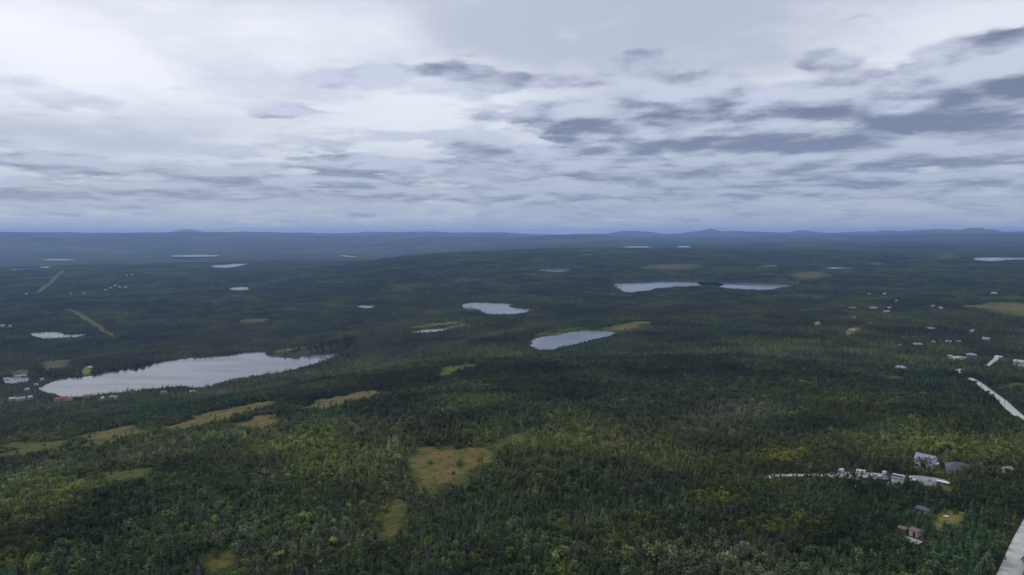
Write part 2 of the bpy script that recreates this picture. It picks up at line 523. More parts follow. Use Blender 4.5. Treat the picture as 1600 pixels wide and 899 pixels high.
def ground_mat():
    m, t, b = new_mat('forest_floor')
    geo = t.node('ShaderNodeNewGeometry')
    pos = geo.outputs['Position']
    at = t.node('ShaderNodeAttribute', attribute_type='GEOMETRY', attribute_name='gcol')
    fine = t.noise(pos, .35, 5, .65).outputs[0]
    mid = t.noise(pos, .03, 5, .65).outputs[0]
    big = t.noise(pos, .0045, 6, .6).outputs[0]
    f = t.m('ADD', t.m('MULTIPLY', t.m('SUBTRACT', fine, .5), 1.6), 1.0)
    f = t.m('MULTIPLY', f, t.m('ADD', t.m('MULTIPLY', t.m('SUBTRACT', mid, .5), 1.5), 1.0))
    f = t.m('MULTIPLY', f, t.m('ADD', t.m('MULTIPLY', t.m('SUBTRACT', big, .5), 1.1), 1.0))
    f = t.m('MAXIMUM', f, .15)
    sc = t.node('ShaderNodeVectorMath', operation='SCALE')
    t.l.new(at.outputs['Vector'], sc.inputs[0]); t.l.new(f, sc.inputs['Scale'])
    t.l.new(sc.outputs[0], b.inputs['Base Color'])
    b.inputs['Roughness'].default_value = .95
    b.inputs['Specular IOR Level'].default_value = .05
    bp = t.node('ShaderNodeBump'); bp.inputs['Strength'].default_value = .6; bp.inputs['Distance'].default_value = 1.0
    t.l.new(t.noise(pos, .16, 5, .7).outputs[0], bp.inputs['Height'])
    t.l.new(bp.outputs[0], b.inputs['Normal'])
    return m
M_GROUND = ground_mat()

def patch_mat(name, a, b_, c_, lam=14.0, rim=False):
    m, t, b = new_mat(name)
    geo = t.node('ShaderNodeNewGeometry'); pos = geo.outputs['Position']
    n1 = t.noise(pos, 1.0 / lam, 5, .65).outputs[0]
    n2 = t.noise(pos, .9, 4, .7).outputs[0]
    n3 = t.noise(pos, 2.6 / lam, 4, .6, .5).outputs[0]
    c = t.mix(t.step(n1, .35, .65), a, b_)
    c = t.mix(t.m('MULTIPLY', t.step(n3, .5, .72), .8), c, c_)
    if rim:            # sedge lawn inside, greener scrub towards the trees
        ea = t.node('ShaderNodeAttribute', attribute_type='GEOMETRY', attribute_name='edge')
        e = t.m('MULTIPLY_ADD', t.m('SUBTRACT', n3, .5), 1.2, ea.outputs['Fac'])
        c = t.mix(t.step(e, .1, .75), c_, c)
    c = t.mix(t.m('MULTIPLY', t.step(n2, .42, .72), .6 if rim else .25), c, tuple(x * .45 for x in a))
    if rim:
        nf = t.noise(pos, .28, 5, .7).outputs[0]
        c = t.mix(t.m('MULTIPLY', t.step(nf, .50, .64), .75), c, (.034, .040, .016))
        ng_ = t.noise(pos, .085, 4, .65).outputs[0]
        c = t.mix(t.m('MULTIPLY', t.step(ng_, .54, .66), .6), c, tuple(x * .55 for x in c_))
    t.l.new(c, b.inputs['Base Color'])
    b.inputs['Roughness'].default_value = .95
    b.inputs['Specular IOR Level'].default_value = .05
    bp = t.node('ShaderNodeBump'); bp.inputs['Strength'].default_value = .9 if rim else .25; bp.inputs['Distance'].default_value = .6 if rim else .15
    t.l.new(n2, bp.inputs['Height']); t.l.new(bp.outputs[0], b.inputs['Normal'])
    return m
M_BOG = patch_mat('bog_sedge', (.115, .104, .032), (.185, .135, .048), (.062, .078, .022), 16, True)
M_BOGFAR = patch_mat('far_bog_sedge', (.085, .075, .030), (.115, .092, .036), (.050, .058, .022), 40, True)
M_MEADOW = patch_mat('rough_meadow', (.070, .082, .020), (.125, .110, .034), (.045, .064, .015), 12, True)
M_LAWN = patch_mat('lawn', (.13, .14, .035), (.17, .15, .05), (.08, .11, .025), 6)
M_GRAVEL = patch_mat('pale_gravel', (.40, .395, .39), (.48, .47, .46), (.33, .325, .32), 5)
M_YARD = patch_mat('yard_gravel', (.24, .238, .24), (.33, .325, .325), (.15, .15, .155), 6)

# ------------------------------------------------------------------ object helpers
def tag(o, label=None, cat=None, group=None, kind=None):
    if label: o['label'] = label
    if cat: o['category'] = cat
    if group: o['group'] = group
    if kind: o['kind'] = kind
    return o
def empty(name, loc, rz=0.0):
    o = bpy.data.objects.new(name, None); COL.objects.link(o)
    o.location = loc; o.rotation_euler = (0, 0, rz)
    o.empty_display_size = .3
    return o
def mesh_np(name, V, F, mats=(), midx=None, smooth=False):
    me = bpy.data.meshes.new(name)
    V = np.asarray(V, np.float32)
    if isinstance(F, np.ndarray):
        n, k = F.shape
        me.vertices.add(len(V)); me.vertices.foreach_set('co', V.ravel())
        me.loops.add(n * k); me.loops.foreach_set('vertex_index', F.astype(np.int32).ravel())
        me.polygons.add(n)
        me.polygons.foreach_set('loop_start', np.arange(0, n * k, k, dtype=np.int32))
        me.polygons.foreach_set('loop_total', np.full(n, k, np.int32))
        me.update(calc_edges=True)
    else:
        me.from_pydata([tuple(map(float, v)) for v in V], [], F)
        me.update()
    for m in mats:
        me.materials.append(m)
    if midx is not None:
        me.polygons.foreach_set('material_index', np.asarray(midx, np.int32))
    if smooth:
        me.polygons.foreach_set('use_smooth', np.ones(len(me.polygons), bool))
    return me
def link(name, me, parent=None):
    o = bpy.data.objects.new(name, me); COL.objects.link(o)
    if parent is not None:
        o.parent = parent
    return o
class MB:
    def __init__(s): s.v = []; s.f = []
    def add(s, vs, fs):
        b = len(s.v); s.v += [tuple(v) for v in vs]; s.f += [tuple(b + i for i in f) for f in fs]; return s
    def box(s, x0, x1, y0, y1, z0, z1, c=0.0):
        v = [(x0, y0, z0), (x1, y0, z0), (x1, y1, z0), (x0, y1, z0), (x0 + c, y0 + c, z1), (x1 - c, y0 + c, z1), (x1 - c, y1 - c, z1), (x0 + c, y1 - c, z1)]
        return s.add(v, [(3, 2, 1, 0), (4, 5, 6, 7), (0, 1, 5, 4), (1, 2, 6, 5), (2, 3, 7, 6), (3, 0, 4, 7)])
    def tube(s, p, q, r0, r1, n=6):
        p, q = Vector(p), Vector(q); d = (q - p).normalized()
        u = d.orthogonal().normalized(); w = d.cross(u)
        a = [p + (u * math.cos(2 * math.pi * i / n) + w * math.sin(2 * math.pi * i / n)) * r0 for i in range(n)]
        b = [q + (u * math.cos(2 * math.pi * i / n) + w * math.sin(2 * math.pi * i / n)) * r1 for i in range(n)]
        return s.add(a + b, [(i, (i + 1) % n, n + (i + 1) % n, n + i) for i in range(n)] + [tuple(range(n))[::-1], tuple(range(n, 2 * n))])
    def prism(s, prof, x0, x1):
        """profile in (y,z) swept along x"""
        n = len(prof)
        v = [(x0, y, z) for y, z in prof] + [(x1, y, z) for y, z in prof]
        return s.add(v, [(i, (i + 1) % n, n + (i + 1) % n, n + i) for i in range(n)] + [tuple(range(n))[::-1], tuple(range(n, 2 * n))])
    def build(s, name, mat, parent=None, bevel=0.0):
        me = mesh_np(name, np.array(s.v), s.f, (mat,))
        bm = bmesh.new(); bm.from_mesh(me)
        bmesh.ops.recalc_face_normals(bm, faces=bm.faces)
        if bevel:
            bmesh.ops.bevel(bm, geom=list(bm.edges), offset=bevel, segments=2, affect='EDGES', clamp_overlap=True)
        bm.to_mesh(me); bm.free()
        return link(name, me, parent)

# ------------------------------------------------------------------ clearings and roads, outlined in the photo and laid on the ground
def ground_pts(pts, zf=None):
    out = []
    for p in pts:
        h = ray_hit(p[0], p[1], zf or z_final)
        out.append(h[:2])
    return np.array(out)
BOGS = [
    # outline, material, name, label, clear trees
    ([(648, 706), (690, 700), (740, 699), (770, 706), (767, 722), (745, 742), (722, 757), (690, 769), (655, 771), (648, 745), (654, 725)], M_BOG, 'bog',
     'tan open bog clearing at the centre of the near forest'),
    ([(755, 701), (788, 685), (830, 669), (842, 680), (808, 696), (778, 704)], M_MEADOW, 'bog', 'narrow grassy arm running up right from the tan bog clearing'),
    ([(470, 641), (500, 626), (540, 617), (594, 611), (578, 623), (530, 638), (490, 645)], M_BOG, 'bog', 'slanting tan bog strip right below the long lake'),
    ([(370, 667), (395, 652), (442, 650), (437, 664), (400, 672)], M_BOG, 'bog', 'small brown bog between two long tan strips'),
    ([(243, 673), (300, 653), (350, 641), (418, 629), (423, 637), (380, 650), (330, 662), (280, 678)], M_BOG, 'bog', 'longest thin tan bog strip below the lakeside houses'),
    ([(126, 684), (165, 672), (207, 668), (214, 681), (182, 694), (140, 692)], M_BOG, 'bog', 'tan bog at the lower left, end of the row of strips'),
    ([(0, 700), (45, 690), (112, 688), (108, 700), (60, 708), (0, 714)], M_MEADOW, 'meadow', 'olive meadow at the left edge below the bog row'),
    ([(138, 752), (170, 738), (232, 734), (226, 748), (180, 758)], M_MEADOW, 'meadow', 'olive meadow patch enclosed by trees at lower left'),
    ([(288, 874), (322, 860), (374, 856), (372, 878), (345, 897), (302, 899)], M_MEADOW, 'meadow', 'yellow-green meadow at the bottom left beside grey dead trees'),
    ([(945, 517), (965, 507), (1000, 502), (1018, 505), (1000, 513), (970, 518)], M_BOG, 'bog', 'tan bog touching the forest pond'),
    ([(836, 524), (868, 516), (905, 512), (950, 512), (945, 516), (905, 516), (865, 521), (840, 530)], M_MEADOW, 'meadow', 'green rim along the far shore of the forest pond'),
    ([(1508, 478), (1540, 473), (1600, 474), (1680, 476), (1680, 500), (1600, 496), (1550, 487)], M_BOG, 'bog', 'wide tan bog at the right edge of the picture'),
    ([(672, 588), (690, 575), (725, 570), (748, 571), (730, 580), (690, 590)], M_MEADOW, 'meadow', 'small olive gap in the forest under the narrow pond'),
    ([(590, 838), (600, 800), (612, 782), (630, 780), (632, 805), (622, 836)], M_MEADOW, 'meadow', 'narrow olive glade below the tan bog clearing'),
    ([(420, 551), (445, 546), (480, 541), (510, 540), (512, 543), (480, 548), (450, 552)], M_MEADOW, 'meadow', 'green marsh on the far shore of the long lake'),
    ([(640, 511), (680, 505), (725, 503), (733, 508), (715, 513), (690, 508), (655, 514)], M_BOG, 'bog', 'pale marsh rim behind the narrow pond'),
    ([(60, 576), (75, 566), (108, 563), (112, 570), (90, 577)], M_BOGFAR, 'bog', 'rusty brown bog above the left end of the long lake'),
    ([(1000, 419), (1030, 414), (1088, 414), (1086, 420), (1040, 422)], M_BOGFAR, 'bog', 'far reddish bog above the western twin lake'),
    ([(1233, 434), (1245, 426), (1285, 426), (1300, 432), (1270, 437)], M_BOGFAR, 'bog', 'far reddish bog at the tip of the eastern twin lake'),
    ([(372, 503), (390, 499), (420, 499.5), (416, 503), (390, 505)], M_MEADOW, 'meadow', 'dim green gap on the dark slope above the long lake'),
    ([(1458, 405), (1470, 398), (1500, 399), (1498, 405)], M_BOGFAR, 'bog', 'pale far bog left of the lake at the right edge'),
    ([(1355, 414), (1362, 411), (1376, 411), (1376, 414.5)], M_BOGFAR, 'bog', 'tiny pale far bog in the blue forest'),
    ([(1183, 418), (1193, 415), (1215, 415), (1213, 418)], M_BOGFAR, 'bog', 'faint far bog above the eastern twin lake'),
    ([(1463, 808), (1472, 797), (1500, 799), (1512, 806), (1498, 814), (1478, 820), (1468, 832), (1460, 824)], M_LAWN, 'lawn', 'small yellow-green lawn behind the pinkish shed'),
    ([(1318, 520), (1330, 514), (1345, 513), (1340, 518), (1322, 525)], M_LAWN, 'lawn', 'yellowish lawn in front of the long white house'),
    ([(128, 583), (133, 574), (142, 573), (142, 580), (136, 586)], M_LAWN, 'lawn', 'pale green shore lawn below the white cottage'),
    ([(10, 586), (30, 579), (52, 579), (50, 583), (25, 588)], M_MEADOW, 'meadow', 'olive field behind the yard with blue cars'),
    ([(1470, 752), (1478, 760), (1500, 768), (1490, 774), (1465, 764)], M_MEADOW, 'meadow', 'dark grassy edge at the end of the gravel yard'),
    ([(1455, 733), (1475, 734), (1480, 741), (1462, 742)], M_MEADOW, 'meadow', 'grass strip between the white house and the bungalow'),
    ([(1550, 607), (1580, 599), (1605, 601), (1600, 606), (1565, 610)], M_MEADOW, 'meadow', 'green field edge right of the upper gravel road'),
]
YARDS = [
    ([(1287, 744), (1300, 738.5), (1345, 738.5), (1400, 742), (1440, 744), (1468, 748.5), (1482, 753), (1466, 755), (1440, 753), (1400, 749.5), (1350, 746), (1310, 745.5), (1292, 746)],
     M_YARD, 'gravel_yard', 'grey gravel yard crowded with trailers and vehicles'),
    ([(1193, 747), (1210, 742), (1245, 741), (1290, 742), (1290, 744), (1245, 743.5), (1212, 745), (1200, 748)], M_GRAVEL, 'gravel_track', 'pale track leading left from the gravel yard'),
    ([(1482, 561), (1486, 557), (1508, 558), (1508, 562), (1492, 563)], M_GRAVEL, 'gravel_pad', 'pale forecourt below the two-storey house'),
    ([(8, 598), (12, 592), (42, 591), (44, 595), (25, 599)], M_YARD, 'gravel_pad', 'yard holding a row of blue cars at the left edge'),
    ([(1585, 572), (1588, 566), (1640, 566), (1640, 574)], M_YARD, 'gravel_pad', 'apron in front of the white barn'),
    ([(358, 453), (366, 450), (388, 450), (384, 454)], M_YARD, 'gravel_pad', 'bare grey patch on the dark slope'),
]
CEDGE = {}
CLEAR = []            # outlines where no tree stands
def drape(pts, mat, name, label, lift, edge_noise=None, kind='structure', zoff=0.0):
    P = smooth_poly(ground_pts(pts), 3)
    CLEAR.append(P)
    if edge_noise is None:
        edge_noise = (.10 if name == 'lawn' else .26) if math.hypot(*P.mean(0)) < 1500 else .12
    CEDGE[id(P)] = edge_noise
    lo = P.min(0); hi = P.max(0)
    size = hi - lo
    dist = math.hypot(*P.mean(0))
    step = max(1.2, min(size.max() / 70, dist * .012))
    m = 3 * step
    nx = int((size[0] + 2 * m) / step) + 2; ny = int((size[1] + 2 * m) / step) + 2
    while nx * ny > 16000:
        step *= 1.2
        nx = int((size[0] + 2 * m) / step) + 2; ny = int((size[1] + 2 * m) / step) + 2
    gx = lo[0] - m + np.arange(nx) * step; gy = lo[1] - m + np.arange(ny) * step
    x, y = np.meshgrid(gx, gy)
    sd = poly_sd(x, y, P)
    w = min(size) * edge_noise
    sdn = sd + (fbm(x, y, max(6, w * 1.6), 41, 4, .65) - .5) * w * 3
    z = z_final(x, y) + lift * np.clip(-sdn / (step * 1.5) + .3, -1.2, 1)
    keep = (sdn < step * 1.6)
    q = keep[:-1, :-1] & keep[1:, :-1] & keep[:-1, 1:] & keep[1:, 1:]
    idx = np.arange(nx * ny).reshape(ny, nx)
    F = np.stack([idx[:-1, :-1][q], idx[:-1, 1:][q], idx[1:, 1:][q], idx[1:, :-1][q]], -1)
    used = np.unique(F); remap = np.full(nx * ny, -1); remap[used] = np.arange(len(used))
    V = np.stack([x.ravel(), y.ravel(), z.ravel()], -1)[used]
    me = mesh_np(name, V, remap[F], (mat,), smooth=True)
    ea = me.attributes.new('edge', 'FLOAT', 'POINT')
    ea.data.foreach_set('value', np.clip(-sdn.ravel()[used] / max(2.0, min(size) * .28), 0, 1).astype(np.float32))
    o = link(name, me)
    tag(o, label, {'gravel_yard': 'yard', 'gravel_pad': 'yard', 'gravel_track': 'track'}.get(name, name), kind=kind)
    return o
bog_polys = []
for pts, mat, name, label in BOGS:
    h = ray_hit(*np.mean(np.array(pts), 0), z_final)
    dist = math.hypot(h[0], h[1])
    drape(pts, mat, name, label, .35 + dist * .0006)
    bog_polys.append((CLEAR[-1], mat))
for pts, mat, name, label in YARDS:
    h = ray_hit(*np.mean(np.array(pts), 0), z_final)
    drape(pts, mat, name, label, .30 + math.hypot(h[0], h[1]) * .0003, edge_noise=.05)

# the road: bottom right, out of the frame and back in further up
ROADS = []
def catmull(P, step):
    P = np.asarray(P, float)
    E = np.vstack([2 * P[0] - P[1], P, 2 * P[-1] - P[-2]])
    out = []
    for i in range(1, len(E) - 2):
        n = max(2, int(np.linalg.norm(E[i + 1] - E[i]) / step))
        for k in range(n):
            t = k / n
            p0, p1, p2, p3 = E[i - 1], E[i], E[i + 1], E[i + 2]
            out.append(.5 * ((2 * p1) + (-p0 + p2) * t + (2 * p0 - 5 * p1 + 4 * p2 - p3) * t * t + (-p0 + 3 * p1 - 3 * p2 + p3) * t ** 3))
    out.append(P[-1])
    return np.array(out)
def road(name, pts_px, width, label, extra_first=None, mat=M_GRAVEL, lift=.22, far=False, cat='road'):
    G = ground_pts(pts_px)
    if extra_first is not None:
        G = np.vstack([G[0] - (G[1] - G[0]) * 1.5, G])
    C = catmull(G, 3.0 if not far else 12.0)
    ROADS.append((C, width))
    T = np.gradient(C, axis=0); T /= np.linalg.norm(T, axis=1)[:, None] + 1e-9
    N = np.stack([T[:, 1], -T[:, 0]], -1)
    prof = np.array([-.62, -.5, -.25, 0, .25, .5, .62]) * width
    crown = np.array([-.5, 0, .07, .1, .07, 0, -.5])
    wob = (fbm(C[:, 0], C[:, 1], 14, 91, 2) - .5) * .35
    V = []
    for j, (p, cz) in enumerate(zip(prof, crown)):
        xy = C + N * (p + np.sign(p) * wob * (abs(p) > width * .4))[:, None]
        V.append(np.stack([xy[:, 0], xy[:, 1], z_final(xy[:, 0], xy[:, 1]) + lift + cz], -1))
    V = np.stack(V, 1)
    n, k = V.shape[:2]
    idx = np.arange(n * k).reshape(n, k)
    F = np.stack([idx[:-1, :-1].ravel(), idx[:-1, 1:].ravel(), idx[1:, 1:].ravel(), idx[1:, :-1].ravel()], -1)
    me = mesh_np(name, V.reshape(-1, 3), F, (mat,), smooth=True)
    me.attributes.new('edge', 'FLOAT', 'POINT').data.foreach_set('value', np.tile(np.array([0, .4, 1, 1, 1, .4, 0], np.float32), n))
    o = link(name, me)
    tag(o, label, cat, kind='structure')
    return C
road_c = road('gravel_road', [(1577, 899), (1598, 850), (1622, 805), (1660, 760), (1690, 720), (1660, 690), (1600, 655), (1560, 622), (1530, 600), (1505, 586), (1482, 576)], 6.4,
              'pale grey gravel road at the bottom right that returns further up', extra_first=True)
road('gravel_road', [(1505, 586), (1496, 579), (1502, 577)], 4.0, 'short pale spur at the upper end of the gravel road')
road('gravel_track', [(1541, 573), (1549, 567), (1556, 561), (1559, 556), (1566, 559)], 4.5, 'short pale bend of gravel right of the two-storey house', cat='track')
road('power_line_cut', [(102, 484), (118, 489), (136, 500), (160, 515), (184, 530)], 13, 'straight grassy power line cut above the pale pond', mat=M_MEADOW, lift=1.2, far=True, cat='clearing')
road('power_line_cut', [(58, 458), (70, 449), (84, 437), (99, 424)], 15, 'far pale cut running up to the basin lakes', mat=M_BOGFAR, lift=2.0, far=True, cat='clearing')

# ------------------------------------------------------------------ the ground: one polar sheet out to the horizon
def build_ground():
    fr = np.arange(-52, 52.01, .22)
    bk = np.arange(56, 304, 4.0)
    az = np.radians(np.concatenate([fr, bk]))
    r = np.concatenate([[3, 30, 60], np.geomspace(90, 27000, 740)])
    A, Q = np.meshgrid(az, r)
    x = Q * np.sin(A); y = Q * np.cos(A)
    z = z_final(x, y)
    na, nr = len(az), len(r)
    idx = np.arange(na * nr).reshape(nr, na)
    nxt = np.roll(idx, -1, 1)
    F = np.stack([idx[:-1].ravel(), nxt[:-1].ravel(), nxt[1:].ravel(), idx[1:].ravel()], -1)[:, ::-1]
    V = np.stack([x.ravel(), y.ravel(), z.ravel()], -1)
    me = mesh_np('ground', V, F, (M_GROUND,), smooth=True)
    d = np.hypot(x, y).ravel(); xf, yf = x.ravel(), y.ravel()
    # colour of what grows there: spruce floor near by, far canopy with its self-shadowing put into the colour, pale barrens and bogs
    near = np.array([.030, .034, .016]); far = np.array([.017, .024, .014])
    w = sstep(2500, 4200, d)[:, None]
    c = near * (1 - w) + far * w
    b = sstep(.60, .72, fbm(xf, yf, 260 + 0 * xf, 61, 4) * .6 + fbm(xf, yf, 1500, 62, 3) * .4) * sstep(2600, 4000, d)
    c = c * (1 - b[:, None] * .6) + np.array([.080, .070, .042]) * b[:, None] * .6
    st = np.clip(.1 + 1.8 * fbm(xf, yf, 520, 67, 4, .6), .25, 2.2)[:, None]
    c = c * (1 - w + w * st)
    b2 = sstep(.54, .66, fbm(xf, yf, 420, 66, 4)) * sstep(5500, 9000, d) * .5
    c = c * (1 - b2[:, None]) + np.array([.075, .07, .05]) * b2[:, None]
    # grassy ground round the clearings
    m = np.zeros(len(xf))
    for P in CLEAR[:len(BOGS)]:
        mg = 20 + .02 * math.hypot(*P.mean(0))
        lo = P.min(0) - mg; hi = P.max(0) + mg
        k = (xf > lo[0]) & (xf < hi[0]) & (yf > lo[1]) & (yf < hi[1])
        if k.any():
            m[k] = np.maximum(m[k], sstep(mg, 0, poly_sd(xf[k], yf[k], P)))
    m = m * (.4 + .6 * fbm(xf, yf, 14, 47, 2))
    c = c * (1 - m[:, None] * .8) + np.array([.062, .064, .022]) * m[:, None] * .8
    at = me.attributes.new('gcol', 'FLOAT_COLOR', 'POINT')
    at.data.foreach_set('color', np.concatenate([c, np.ones((len(c), 1))], 1).astype(np.float32).ravel())
    o = link('ground', me)
    tag(o, 'rolling forested ground reaching to the horizon', 'ground', kind='structure')
    return float(z.min()), float(z.max())
ZMIN, ZMAX = build_ground()

for L in lake_data:
    P = L['P']
    c = P.mean(0)
    # the sheet runs on under the banks; the ground cuts the shoreline
    out = []
    n = len(P)
    for i in range(n):
        t = P[(i + 1) % n] - P[i - 1]; t = t / (np.linalg.norm(t) + 1e-9)
        nrm = np.array([t[1], -t[0]])
        if poly_sd(np.array([P[i, 0] + nrm[0] * .5]), np.array([P[i, 1] + nrm[1] * .5]), P)[0] < 0:
            nrm = -nrm
        out.append(P[i] + nrm * L['dist'] * .016)
    out = np.array(out)
    bm = bmesh.new()
    vs = [bm.verts.new((p[0], p[1], L['z'])) for p in out]
    f = bm.faces.new(vs); f.normal_update()
    if f.normal.z < 0: f.normal_flip()
    bmesh.ops.triangulate(bm, faces=bm.faces)
    me = bpy.data.meshes.new('lake'); bm.to_mesh(me); bm.free()
    me.materials.append(M_WATER)
    tag(link('lake', me), L['label'], 'lake', kind='structure')

# ------------------------------------------------------------------ buildings and vehicles
SPOTS = []            # (centre, unit right, half length, half width) kept free of trees
SID_B = plain('bright_white_siding', (.72, .72, .72), .6, .05, 1.5, wave=('Z', 2.2))
SID_W = plain('white_siding', (.44, .44, .44), .6, .06, 1.5, wave=('Z', 2.2))
def wallmat(key):
    return {'white': SID_W, 'bright': SID_B,
            'cream': plain('cream_siding', (.62, .55, .44), .7, .08, 1.5, wave=('Z', 2.2)),
            'grey': plain('grey_siding', (.36, .36, .37), .7, .1, 1.5, wave=('Z', 2.2)),
            'dark': plain('dark_siding', (.12, .12, .13), .7, .15, 1.5, wave=('Z', 2.2)),
            'pink': plain('pinkish_boards', (.58, .49, .46), .75, .12, 2.0, wave=('X', 2.5)),
            'tan': plain('tan_boards', (.34, .28, .22), .75, .12, 2.0, wave=('X', 2.5)),
            'blue': plain('violet_blue_siding', (.16, .17, .36), .6, .1, 1.5, wave=('Z', 2.2))}[key]
def roofmat(key):
    c = {'slate': (.085, .09, .11), 'grey': (.20, .20, .22), 'pale': (.29, .29, .31), 'lilac': (.27, .26, .33), 'white': (.38, .38, .40), 'red': (.30, .085, .06),
         'brown': (.16, .11, .085), 'green': (.06, .075, .065), 'salmon': (.33, .235, .20), 'rust': (.22, .10, .07)}[key]
    return plain('roof_' + key, c, .8, .16, 4.0, .2)
M_GLASS = plain('window_glass', (.03, .035, .045), .12, .1, 1, spec=.6)
M_TRIM = plain('white_trim', (.76, .76, .75), .55, .04, 1)
M_DOOR = plain('dark_door', (.06, .055, .055), .6, .1, 2)
M_CONC = plain('concrete', (.33, .32, .31), .9, .15, 1.5, .2)
M_TYRE = plain('tyre', (.02, .02, .02), .9, .1, 5)
M_CHROME = plain('rim_metal', (.45, .45, .46), .35, .05, 5, metal=.8)
M_WPAINT = plain('white_paint', (.58, .58, .58), .3, .03, 1, spec=.5)
M_BPAINT = plain('blue_paint', (.05, .07, .35), .3, .06, 1, spec=.5)
M_DPAINT = plain('dark_paint', (.03, .03, .035), .3, .1, 1, spec=.5)
M_SPAINT = plain('silver_paint', (.42, .43, .45), .35, .05, 1, spec=.5)
M_WOOD = plain('weathered_boards', (.22, .20, .18), .9, .22, 3.0, .2)
M_GREYWOOD = plain('grey_weathered_boards', (.30, .295, .29), .9, .2, 3.0, .2)
M_ROCK = plain('crushed_stone', (.24, .24, .245), .95, .3, .8, .6)

def place(px, py, rot=0.0, zf=z_final):
    h = ray_hit(px, py, zf)
    az = math.atan2(h[0], h[1])
    return h, -az + rot            # rz so that local -Y faces the camera, plus rot
def window(parent, x, y, z, w, hgt, side='f'):
    """a framed window proud of the wall; f: wall facing -Y, b: +Y, l: -X, r: +X"""
    o = MB(); p = MB(); e = .05
    if side in 'fb':
        s = -1 if side == 'f' else 1
        ya, yb = sorted((y, y + s * .05)); yc, yd = sorted((y + s * .05, y + s * .07))
        o.box(x - w / 2, x + w / 2, ya, yb, z, z + hgt)
        p.box(x - w / 2 + .08, x + w / 2 - .08, yc, yd, z + .08, z + hgt - .08)
    else:
        s = -1 if side == 'l' else 1
        xa, xb = sorted((x, x + s * .05)); xc, xd = sorted((x + s * .05, x + s * .07))
        o.box(xa, xb, y - w / 2, y + w / 2, z, z + hgt)
        p.box(xc, xd, y - w / 2 + .08, y + w / 2 - .08, z + .08, z + hgt - .08)
    f = o.build('window', M_TRIM, parent)
    p.build('pane', M_GLASS, f)
def gable_roof(mb, L, W, h, rise, ov=.4, th=.16, cx=0.0, cy=0.0):
    hw = W / 2 + ov; hl = L / 2 + ov
    k = rise / (W / 2)
    zl = h - ov * k
    prof = [(cy - hw, zl), (cy, h + rise), (cy + hw, zl), (cy + hw, zl + th), (cy, h + rise + th), (cy - hw, zl + th)]
    mb.prism(prof, cx - hl, cx + hl)
def hip_roof(mb, L, W, h, rise, ov=.5):
    a, b = L / 2 + ov, W / 2 + ov
    r = max(L / 2 - W / 2 * .9, .3)
    mb.add([(-a, -b, h - .1), (a, -b, h - .1), (a, b, h - .1), (-a, b, h - .1), (-a, -b, h + .1), (a, -b, h + .1), (a, b, h + .1), (-a, b, h + .1), (-r, 0, h + rise), (r, 0, h + rise)],
           [(3, 2, 1, 0), (0, 1, 5, 4), (1, 2, 6, 5), (2, 3, 7, 6), (3, 0, 4, 7), (4, 5, 9, 8), (5, 6, 9), (6, 7, 8, 9), (7, 4, 8)])
